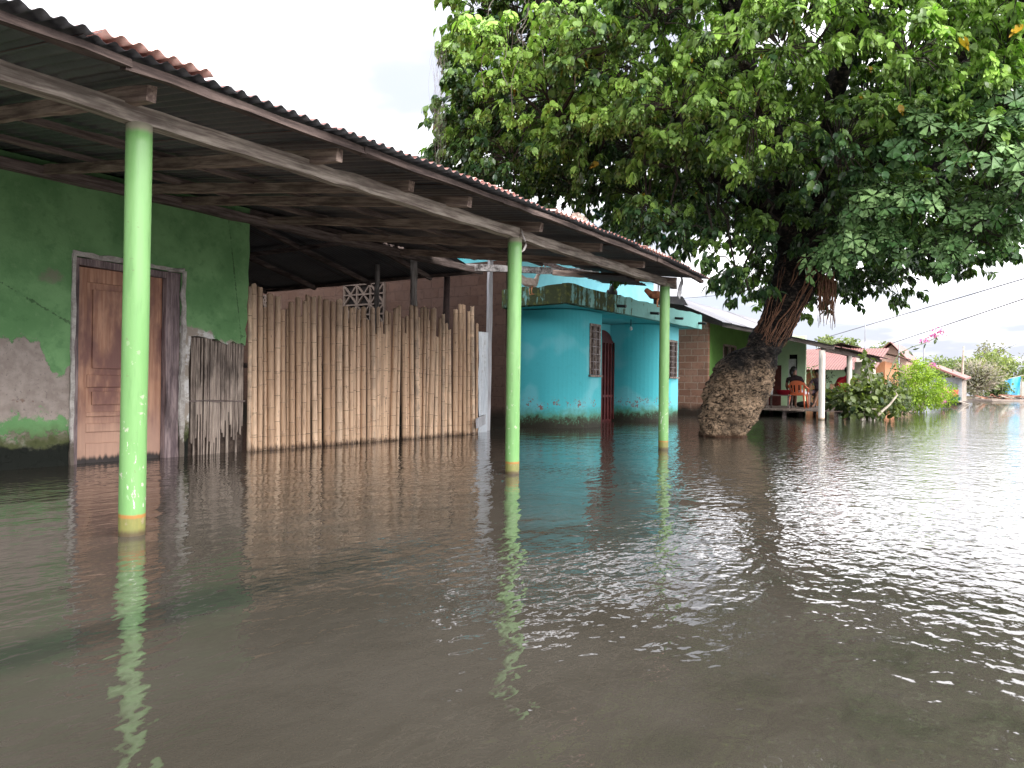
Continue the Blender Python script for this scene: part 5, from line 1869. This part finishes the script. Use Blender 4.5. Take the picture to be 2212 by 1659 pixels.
# ------------------------------------------------------------------ garden plants in the flood
def leaf_cloud(name, mat, lumps, n_per, ln, wr, parent, leaf_tone=(.4, .25), seed=1, up=.4, shape='drip', fold=.2, droop=.25, sq=.8):
    g = np.random.default_rng(seed)
    P, D, N, A = [], [], [], []
    for c, rad in lumps:
        c = np.array(c)
        n = int(n_per * (rad ** 2))
        u = unit(g.normal(size=(n, 3)))
        k = g.uniform(.45, 1.05, n)[:, None]
        P.append(c + u * np.array([1, 1, sq]) * rad * k)
        D.append(unit(u * .8 + np.array([0, 0, -.25]) + g.normal(size=(n, 3)) * .55))
        N.append(unit(u * .5 + np.array([0, 0, up]) + g.normal(size=(n, 3)) * .35))
        A.append(np.clip(g.normal(leaf_tone[0], leaf_tone[1], n) + .12 * u[:, 2] + g.normal() * .10, 0, 1))
    P, D, N, A = [np.concatenate(q) for q in (P, D, N, A)]
    L_ = g.uniform(.75, 1.25, len(P)) * ln
    return leaf_mesh(name, mat, P, D, N, L_, L_ * wr * g.uniform(.85, 1.15, len(P)), A, g.uniform(0, 1, len(P)), parent=parent, shape=shape, fold=fold, droop=droop)


def lumps_px(d, rows):
    """rows of (x, y, radius in metres, extra distance)"""
    return [(atD(x_, y_, d + e_), r_) for x_, y_, r_, e_ in rows]


def stems(name, parent, paths, mt=None, r=.012):
    q = MB()
    for p in paths:
        q.tube(p, np.linspace(r, r * .4, len(p)), 6)
    return q.build(name, mt or M_stem, parent, smooth=True, fix=False)


M_stem = plain('green_stem', (.22, .26, .14), (.14, .15, .08), .7, 9, bmp=0)
M_pale = plain('bleached_branch', (.50, .44, .36), (.33, .28, .22), .8, 9)

s1 = thing('broadleaf_shrub', atD(1880, 900, 22.0), 'shrub with broad grey-green leaves and a long arching shoot of pink flowers', 'shrub')
rows = [(1812, 862, .34, .3), (1845, 855, .40, 0), (1880, 850, .42, .1), (1910, 862, .40, .2), (1850, 880, .30, -.2), (1890, 885, .32, -.1), (1925, 878, .35, .3), (1868, 828, .30, .3), (1900, 832, .30, .4), (1868, 772, .14, .2), (1876, 790, .12, .2), (1830, 878, .3, .2),
        (1940, 850, .3, .4), (1935, 800, .14, .4), (1800, 848, .2, .4)]
leaf_cloud('leaves', M_shrub, lumps_px(22.0, rows), 620, .235, .58, s1, (.42, .22), 3)
base = atD(1893, 900, 22.0)
pths = []
for tx_, ty_ in ((1868, 765), (1880, 800), (1830, 850), (1812, 860), (1900, 830), (1925, 870), (1850, 860), (1940, 840)):
    e_ = atD(tx_, ty_, 22.1)
    pths.append([base + (e_ - base) * f + np.array([0, 0, .12 * math.sin(3.1 * f)]) for f in np.linspace(0, 1, 8)] )
stems('stems', s1, pths, r=.022)
fl = [atD(x_, y_, 22.0) for x_, y_ in ((1914, 890), (1914, 850), (1918, 815), (1930, 785), (1943, 763), (1969, 750), (1995, 742), (2019, 731), (2030, 722))]
stems('flower_shoot', s1, [fl], r=.02)
g = np.random.default_rng(4)
P = np.concatenate([fl[-1 - (k % 3)] + g.normal(size=(1, 3)) * np.array([.09, .09, .035]) + np.array([[0, 0, .09]]) for k in range(90)])
leaf_mesh('flowers', M_pink, P, unit(g.normal(size=P.shape)), unit(g.normal(size=P.shape)), np.full(len(P), .065), np.full(len(P), .055), g.uniform(0, 1, len(P)), g.uniform(0, 1, len(P)), parent=s1)
P = np.array([fl[k] + g.normal(size=3) * .05 for k in (4, 4, 5, 5, 5, 6, 6, 7, 7, 4, 3, 3)])
leaf_mesh('shoot_leaves', M_shrub, P, unit(g.normal(size=P.shape) + [0, 0, -.6]), unit(g.normal(size=P.shape) + [0, 0, 1]), np.full(len(P), .2), np.full(len(P), .085), g.uniform(.1, .5, len(P)), g.uniform(0, 1, len(P)), parent=s1)
db = MB()
db.tube([atD(x_, y_, 21.7) for x_, y_ in ((1890, 905), (1900, 893), (1922, 874), (1938, 853), (1930, 838))], [.035, .04, .032, .028, .012], 8)
db.tube([atD(x_, y_, 21.7) for x_, y_ in ((1868, 908), (1864, 895), (1870, 882), (1893, 884))], [.012, .015, .015, .02], 8)
tag(db.build('dead_branch', M_pale, smooth=True), 'bleached bent branch sticking out of the water at the foot of the broadleaf shrub', 'branch')

s2 = thing('feathery_shrub', atD(1930, 900, 25.0), 'dark green feathery shrub between the broadleaf shrub and the lime bush', 'shrub')
leaf_cloud('leaves', M_shrub, lumps_px(25.0, [(1925, 850, .5, 0), (1940, 875, .42, -.2), (1912, 870, .4, 0), (1950, 868, .38, 0), (1935, 828, .35, .2), (1955, 885, .28, -.2)]), 2000, .11, .28, s2, (.12, .12), 6)
b_ = atD(1935, 905, 25.0)
stems('stems', s2, [[b_, (b_ + atD(x_, y_, 25)) / 2 + np.array([0, 0, .1]), atD(x_, y_, 25)] for x_, y_ in ((1925, 840), (1940, 868), (1912, 866), (1952, 862))])
s3 = thing('lime_bush', atD(1990, 890, 30.0), 'bright yellow-green feathery bush standing in the water past the verandah', 'bush')
leaf_cloud('leaves', M_lime, lumps_px(30.0, [(1965, 810, .45, 0), (1990, 805, .50, .2), (2015, 825, .45, .3), (1975, 840, .5, 0), (2000, 850, .55, .1), (2028, 850, .40, .4), (1965, 865, .4, -.2), (1990, 872, .42, -.1), (1952, 838, .4, .1), (2020, 870, .3, .2), (1985, 785, .28, 0)]), 2600, .12, .32, s3, (.5, .25), 8)
b_ = atD(1988, 890, 30.0)
stems('stems', s3, [[b_, (b_ + atD(x_, y_, 30)) / 2 + np.array([0, 0, .1]), atD(x_, y_, 30)] for x_, y_ in ((1965, 820), (1990, 810), (2015, 830), (2000, 850), (1975, 850), (2025, 850))], M_pale, .025)
s4 = thing('flowering_bush', atD(2040, 878, 36.0), 'loose green bush dotted with pink flowers beside the potted plants', 'bush')
rows = [(2030, 838, .5, 0), (2045, 850, .45, .2), (2022, 855, .4, 0), (2038, 868, .35, 0), (2015, 800, .3, .5), (2055, 862, .3, .2)]
leaf_cloud('leaves', M_lime, lumps_px(36.0, rows), 1100, .12, .4, s4, (.25, .2), 10)
leaf_cloud('flowers', M_pink, lumps_px(35.5, [(2014, 788, .14, 0), (2026, 832, .15, 0), (2040, 838, .1, 0), (2034, 853, .12, 0), (2038, 866, .11, 0), (2046, 846, .08, 0), (2000, 792, .08, 0)]), 3500, .07, .8, s4, (.5, .3), 11)
b_ = atD(2036, 880, 36.0)
stems('stems', s4, [[b_, (b_ + atD(x_, y_, 36)) / 2, atD(x_, y_, 36)] for x_, y_ in ((2030, 838), (2045, 850), (2022, 850), (2016, 800))])

# ------------------------------------------------------------------ next house and what lies beyond
M_orange_w = plain('orange_wall', (.46, .21, .11), (.39, .17, .08), .8, 2, .2, .003)
h4 = thing('red_roof_house', (38, 6.5, 0), 'low house with orange and green walls under a sloping red tin roof beyond the verandah', 'house')
XH = 37.0
def hw(px0, px1, mt, name, zt=1.75, dx=0.0):
    y1, y0 = onX(px0, 830, XH)[1], onX(px1, 830, XH)[1]
    q = MB(); q.box((XH + .1 + dx, (y0 + y1) / 2, (zt - .5) / 2), (.2, y1 - y0 - .004, zt + .5)); return q.build(name, mt, h4)
hw(1700, 1784, M_orange_w, 'orange_wall')
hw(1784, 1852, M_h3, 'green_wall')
hw(1852, 1892, M_cream, 'cream_wall', 2.3, -.3)
for a_, b_ in ((1793, 1806), (1822, 1842)):
    y1, y0 = onX(a_, 850, XH)[1], onX(b_, 850, XH)[1]
    q = MB(); q.box((XH - .02, (y0 + y1) / 2, .62), (.06, y1 - y0, .95)); q.build('shutter', plain('salmon_shutter', (.60, .33, .22), (.5, .26, .17), .7, 6), h4)
# lean-to roof, ridges running down towards the street end
q = MB()
y0, y1 = 5.2, 9.6
ys = np.linspace(y0, y1, 260)
V, F, Mi = [], [], []
xs = np.linspace(35.9, 40.0, 6)
for l in (0, 1):
    for yy in ys:
        for xx in xs:
            V.append((xx, yy, 1.72 + (xx - 35.9) * .27 + .014 * math.sin(2 * math.pi * yy / .12) + .003 * l + .03 * mnoise.noise((xx, yy * .8, 1))))
nX = len(xs); N_ = nX * len(ys)
for l in (0, 1):
    for a_ in range(len(ys) - 1):
        for b_ in range(nX - 1):
            p_ = l * N_ + a_ * nX + b_
            F.append((p_, p_ + 1, p_ + nX + 1, p_ + nX)); Mi.append(l)
q.add(V, F); q.m[-len(Mi):] = Mi
q.build('roof', [M_roof_under, M_roof_red], h4, smooth=True, fix=False)
q = MB(); q.box((42.5, 7.2, .85), (5.0, 3.6, 2.7)); q.build('rear_block', M_orange_w, h4)
sheet_roof('rear_roof', [M_roof_under, M_roof_red], 40.0, 46.0, [(4.9, 2.45), (7.4, 3.1), (9.8, 2.5)], h4, 1.0, .12, .015)
v_ = thing('creeper', atD(1760, 860, 34.0), 'dark climbing plant against the orange wall behind the seated people', 'plant')
leaf_cloud('leaves', M_shrub, lumps_px(34.0, [(1752, 800, .3, 0), (1752, 845, .45, 0), (1785, 812, .35, .5), (1790, 850, .3, .5), (1762, 825, .3, 0)]), 500, .14, .35, v_, (.08, .1), 13)
stems('stems', v_, [[atD(1752, 880, 34), atD(1753, 840, 34), atD(1752, 795, 34)]])

h5 = thing('gabled_house', (60, 7, 0), 'small far house with a faded gable and reddish roof seen over the bushes', 'house')
gx = 58.0
ga, gb, gc = onX(1897, 765, gx), onX(1958, 775, gx), onX(1925, 742, gx)
q = MB(); q.poly([(ga[1], -.5), (gb[1], -.5), (gb[1], gb[2]), (gc[1], gc[2] - .1), (ga[1], ga[2])], 0, gx, gx + 7); q.build('wall', plain('faded_pink_wall', (.45, .30, .23), (.38, .25, .19), .8, 2, .2, .003), h5)
q = MB()
for s0, s1_ in ((ga, gc), (gc, gb)):
    a_, b_ = np.array([gx - .5, s0[1], s0[2] + .05]), np.array([gx - .5, s1_[1], s1_[2] + .05])
    if s0 is ga: a_ = a_ + (a_ - b_) * .15
    else: b_ = b_ + (b_ - a_) * .15
    V = [a_, b_, b_ + np.array([8, 0, 0]), a_ + np.array([8, 0, 0])]
    V = V + [v + np.array([0, 0, .06]) for v in V]
    q.add(V, [(0, 1, 2, 3), (7, 6, 5, 4), (0, 4, 5, 1), (1, 5, 6, 2), (2, 6, 7, 3), (3, 7, 4, 0)])
q.build('roof', M_roof_red, h5)

hut = thing('far_hut', (62, 4, 0), 'far hut of grey upright boards under a thin red tin roof', 'hut')
hx = 60.0
a_, b_, c_ = onX(2019, 793, hx), onX(2083, 821, hx), onX(2050, 825, hx)
q = MB()
yl, yr_ = onX(2010, 830, hx)[1], onX(2078, 830, hx)[1]
n_ = 16
for k in range(n_):
    y_ = yl + (yr_ - yl) * (k + .5) / n_
    q.box((hx + .03 * (k % 2), y_, .75), (.05, abs(yr_ - yl) / n_ * .94, 2.0))
q.build('wall', plain('grey_blue_board', (.42, .46, .47), (.25, .28, .29), .8, 2), hut)
q = MB(); q.box((hx + 2.6, (yl + yr_) / 2, .75), (5.0, abs(yr_ - yl), 2.0)); q.build('rear_wall', M_wood_z, hut)
V = [(hx - .6, a_[1] + .2, a_[2]), (hx - .6, b_[1] - .1, b_[2]), (hx + 6, b_[1] - .1, b_[2] + .2), (hx + 6, a_[1] + .2, a_[2] + .2)]
V = [np.array(v) for v in V]; V += [v + np.array([0, 0, .12]) for v in V]
q = MB(); q.add(V, [(0, 1, 2, 3), (7, 6, 5, 4), (0, 4, 5, 1), (1, 5, 6, 2), (2, 6, 7, 3), (3, 7, 4, 0)]); q.build('roof', M_roof_red, hut)

# little landing with potted plants
ld_ = thing('small_landing', atD(2055, 875, 52), 'low dark plank landing carrying potted plants near the far hut', 'landing')
zc = .12
q = MB()
for k in range(6):
    c = atD(2054, 872, 50 + k * .5); q.beam(np.array([c[0], c[1] - 1.0, zc]), np.array([c[0], c[1] + .9, zc]), .45, .06, n=4, jit=.006)
q.build('deck', M_wood_dy, ld_, fix=False)
for px_ in (2036, 2056, 2074):
    c = atD(px_, 872, 50.3); q = MB(); q.beam((c[0], c[1], -.5), (c[0], c[1], zc - .03), .14, .14, up=(0, 1, 0), n=2); q.build('stake', M_wood_dx, ld_)
def pot(px_, d_, r_, h_, mt, label, leafm, lr, seed, square=False, name='plant_pot'):
    c = atD(px_, 870, d_); c[2] = zc + .03
    t_ = thing(name, c, label, 'plant pot')
    q = MB()
    if square:
        q.lathe([(0, 0), (r_ * .85, 0), (r_, h_), (r_ * .93, h_), (r_ * .8, .03), (0, .03)], c, 4)
    else:
        q.lathe([(0, 0), (r_ * .8, 0), (r_, h_), (r_ * 1.06, h_), (r_ * .95, h_ * .96), (r_ * .75, .03), (0, .03)], c, 20)
    q.build('pot', mt, t_, smooth=not square)
    leaf_cloud('leaves', leafm, [(c + np.array([0, 0, h_ + lr * .6]), lr)], 900, .13, .4, t_, (.3, .2), seed)
pot(2063, 49.5, .33, .30, plain('green_plastic', (.10, .34, .25), (.08, .28, .2), .4, 4, bmp=0), 'green plastic basin pot in front of the red planter', M_shrub, .22, 21)
pot(2047, 50.5, .33, .32, plain('dark_green_pot', (.07, .12, .07), None, .6, 4, bmp=0), 'dark green pot left of the green basin on the landing', M_lime, .35, 22)
pot(2057, 51.5, .36, .78, plain('coral_paint', (.55, .11, .06), (.48, .09, .05), .6, 3, bmp=0), 'tall coral red square planter on the small landing', M_lime, .3, 23, True)
q = MB(); q.beam(atD(2070, 868, 49) + np.array([0, 0, .05]), atD(2100, 876, 48), .10, .05, n=5); tag(q.build('floating_plank', M_pale), 'pale plank slanting from the small landing into the water', 'plank')


def pole(p0, p1, r, mt, label, name='pole'):
    q = MB(); q.tube([p0 + (p1 - p0) * f for f in np.linspace(0, 1, 6)], [r * (1 - .4 * f) for f in np.linspace(0, 1, 6)], 8)
    return tag(q.build(name, mt, smooth=True), label, 'pole')


M_greypole = plain('grey_pole', (.33, .35, .38), (.25, .26, .28), .6, 4, bmp=0)
def base0(px, py, d): 
    a_ = atD(px, py, d); return np.array([a_[0], a_[1], -.5])
def pole_px(px, ytop, d, r, mt, label, lean=0):
    top = atD(px + lean, ytop, d); b_ = atD(px, 840, d); b_[2] = -.5
    return pole(b_, top, r, mt, label)
pole_px(1869, 688, 30, .03, M_greypole, 'thin tall grey pole rising above the broadleaf shrub', 0)
pole_px(1942, 740, 48, .05, M_greypole, 'short thin grey pole over the feathery shrub')
pole_px(1996, 748, 58, .09, M_greypole, 'grey aerial pole rising behind the lime bush', 0)
pole_px(2076, 748, 56, .10, M_pale, 'slanting pale bamboo pole by the far hut', 6)
pole_px(2060, 798, 55, .16, M_wood_z, 'thick dark stump post in front of the far hut')


def far_tree(px, py, d, rx, rz, leafm, label, name, seed, nl=14, ln=.45, leaf_tone=(.4, .25), dens=55, trunk_r=.22, lump=(.32, .5), bare=0):
    g = np.random.default_rng(seed)
    c = atD(px, py, d)
    root = np.array([c[0], c[1], -.5])
    t_ = thing(name, (c[0], c[1], 0), label, 'tree', 'trees along the far shore')
    q = MB()
    q.tube([root + (c - root) * f + g.normal(size=3) * .1 * f for f in np.linspace(0, 1, 6)], np.linspace(trunk_r, trunk_r * .5, 6), 8)
    L_ = []
    for k in range(nl):
        u = unit(g.normal(size=3)); 
        p = c + u * np.array([rx, rx, rz]) * g.uniform(.45, .85)
        L_.append((p, rx * g.uniform(*lump)))
        st_ = root + (c - root) * g.uniform(.4, .9)
        q.tube([st_, (st_ + p) / 2 + np.array([0, 0, .2]), p], [trunk_r * .45, trunk_r * .3, trunk_r * .1], 5)
    for k in range(bare):
        u = unit(g.normal(size=3) + np.array([-.2, -.3, .4]))
        p = c + u * np.array([rx, rx, rz]) * g.uniform(.8, 1.12)
        st_ = c + u * np.array([rx, rx, rz]) * g.uniform(.2, .5) + np.array([0, 0, -rz * .3])
        q.tube([st_, (st_ + p) / 2 + g.normal(size=3) * .15, p], [.05, .035, .015], 4)
    q.build('trunk', M_pale if bare else M_twig, t_, smooth=True, fix=False)
    leaf_cloud('crown', leafm, L_, dens, ln, .55, t_, leaf_tone, seed, sq=.7)
    return t_


far_tree(2025, 800, 95, 3.2, 1.6, M_far, 'rounded green tree behind the far hut', 'far_tree', 31, 16, .42, (.35, .2))
far_tree(2062, 805, 88, 2.8, 1.5, M_far, 'lower green tree right behind the bamboo pole', 'far_tree', 32, 14, .40, (.45, .2))
far_tree(2108, 815, 70, 2.3, 1.75, M_dry, 'greyish half bare tree leaning over the water at the street end', 'bare_tree', 33, 26, .26, (.4, .3), 95, .3, bare=170)
far_tree(2138, 800, 82, 2.9, 2.1, M_far, 'yellow-green tree just behind the half bare tree', 'far_tree', 34, 20, .40, (.65, .25))
far_tree(2150, 840, 74, 1.9, .9, M_far, 'low dark bush leaning to the water beside the blue tarp', 'far_tree', 35, 14, .32, (.25, .2), 80)
far_tree(2140, 776, 100, 4.6, 2.4, M_dry, 'tall thin-leaved tree with open crown rising behind the others', 'sparse_tree', 36, 46, .40, (.3, .2), 30, .2, (.10, .16))
far_tree(2192, 806, 98, 2.6, 2.6, M_dry, 'pale open-crowned tree at the right end of the street', 'sparse_tree', 37, 34, .38, (.45, .2), 36, .16, (.12, .2))
far_tree(2216, 835, 84, 2.3, 1.0, M_far, 'low green tree behind the blue tarp', 'far_tree', 38, 14, .36, (.5, .2))
far_tree(2275, 812, 92, 3.6, 2.2, M_far, 'broad green tree past the right end of the shore', 'far_tree', 39, 18, .45, (.4, .2))
far_tree(2350, 808, 100, 4.2, 2.6, M_far, 'tall green tree on the opposite side of the street', 'far_tree', 40, 18, .45, (.35, .2))
far_tree(1812, 744, 62, 1.5, .55, M_far, 'green tree top showing over the verandah roof', 'far_tree', 41, 12, .35, (.3, .2), 120)
far_tree(1910, 765, 75, 2.2, .9, M_far, 'green tree top behind the gabled house', 'far_tree', 42, 12, .40, (.3, .2))

# shore bank at the street end, boards, tarp
bank = MB()
c = atD(2170, 850, 88)
g = np.random.default_rng(77)
nx, ny = 50, 16
V = []
for i in range(nx + 1):
    for j in range(ny + 1):
        xx, yy = -12 + 40 * i / nx, -1 + j / ny * 2
        r_, d_ = (14 + 70 * i / nx), 78 + 14 * j / ny
        p = rd(r_ * 1.0, d_, 0)
        e_ = math.sin(math.pi * j / ny) * math.sin(math.pi * min(1, i / nx * 1.02))
        V.append((p[0], p[1], -.25 + .55 * e_ + .12 * mnoise.noise((p[0] * .4, p[1] * .4, 0))))
bank.add(V, [(i * (ny + 1) + j, i * (ny + 1) + j + 1, (i + 1) * (ny + 1) + j + 1, (i + 1) * (ny + 1) + j) for i in range(nx) for j in range(ny)])
tag(bank.build('shore', plain('muddy_bank', (.20, .16, .11), (.12, .10, .06), .95, .8), smooth=True), kind='structure')
db = MB()
for k in range(46):
    x_ = random.uniform(2112, 2225); d_ = random.uniform(68, 76)
    c = atD(x_, 852, d_)
    c[2] = max(.05, random.uniform(.05, .65) * (1 - abs(x_ - 2165) / 110))
    a_ = random.uniform(0, math.pi); ln = random.uniform(.6, 1.7)
    dv = np.array([math.cos(a_), math.sin(a_), random.uniform(-.25, .25)]) * ln
    db.beam(c - dv / 2, c + dv / 2, random.uniform(.12, .3), random.uniform(.04, .1), n=3, jit=.01, m=k % 3)
tag(db.build('debris', [M_pale, M_wood_dx, plain('broken_tile', (.40, .20, .13), (.3, .14, .09), .9, 3)], fix=False), kind='stuff')
rft = MB()
c = atD(2178, 860, 66)
for k in range(4):
    rft.beam(c + rd(-2.6 + .2 * k, 1.2 * k - 1.5, .06) * np.array([1, 1, 1]), c + rd(2.8, 1.2 * k - 1.5, .06), .9, .12, n=6, jit=.01)
for v in rft.v: v[:, 2] += .1 - c[2] if False else 0
for v in rft.v: v[:, 2] = v[:, 2] - c[2] + .02
tag(rft.build('raft', plain('pale_wet_plank', (.34, .27, .22), (.22, .18, .15), .7, 3), fix=False), 'flat pale plank raft floating below the heap of broken boards', 'raft')
tp = thing('tarp_shelter', atD(2188, 850, 73), 'bright blue tarpaulin hung from a pole frame at the street end', 'tarpaulin')
V = []
nx, nz = 24, 16
for l in (0, 1):
    for i in range(nx + 1):
        for j in range(nz + 1):
            u, w_ = i / nx, j / nz
            px_ = 2171 + 34 * u - 3 * w_ * u; py_ = (820 - 7 * u) + (38 + 4 * u) * w_
            p = atD(px_, py_, 73 + .12 * math.sin(u * 9 + w_ * 3) + .15 * math.sin(w_ * 5 + u * 4) + .02 * l)
            V.append(p)
N_ = (nx + 1) * (nz + 1)
q = MB(); q.add(V, [(l * N_ + i * (nz + 1) + j, l * N_ + i * (nz + 1) + j + 1, l * N_ + (i + 1) * (nz + 1) + j + 1, l * N_ + (i + 1) * (nz + 1) + j) for l in (0, 1) for i in range(nx) for j in range(nz)])
q.build('sheet', plain('blue_tarp', (.03, .38, .66), (.20, .50, .68), .45, .5, .4, .01), tp, smooth=True)
q = MB(); q.tube([atD(2162, 822, 73.1), atD(2214, 810, 73.1)], .035, 8); q.build('ridge_pole', M_pale, tp)
for px_ in (2166, 2207):
    a_ = atD(px_, 816, 73.1); q = MB(); q.tube([(a_[0], a_[1], -.4), a_], .04, 8); q.build('upright', M_pale, tp)
sh = thing('far_shed', atD(2225, 850, 76), 'grey and cream board shed right of the blue tarpaulin', 'shed')
for k, (px_, mt) in enumerate(((2212, M_cream), (2224, M_greypole), (2238, M_cream))):
    a_ = atD(px_, 838, 76); q = MB(); q.box((a_[0], a_[1], .9), (.06, .62, 1.9)); q.build('board', mt, sh)


# ------------------------------------------------------------------ overhead wires
def wire(p0, p1, sag, r, label):
    q = MB(); q.tube([p0 + (p1 - p0) * f - np.array([0, 0, sag * 4 * f * (1 - f)]) for f in np.linspace(0, 1, 40)], r, 6, cap=False)
    return tag(q.build('power_line', M_cable, smooth=True, fix=False), label, 'power line', 'power lines over the street')


M_cable = plain('grey_cable', (.16, .17, .19), None, .6, 3, bmp=0)
wire(atD(1690, 757, 62), atD(2420, 540, 17), .0, .018, 'upper of two long power lines sweeping up to the right over the water')
wire(atD(1875, 759, 64), atD(2420, 575, 19), .0, .024, 'lower long power line passing behind the pink flowers')
wire(atD(2160, 759, 95), atD(2420, 645, 40), .0, .02, 'short power line above the far trees at the right edge')
wire(atD(1440, 646, 44), atD(1700, 618, 40), .1, .016, 'faint power line over the zinc roof left of the tree trunk')
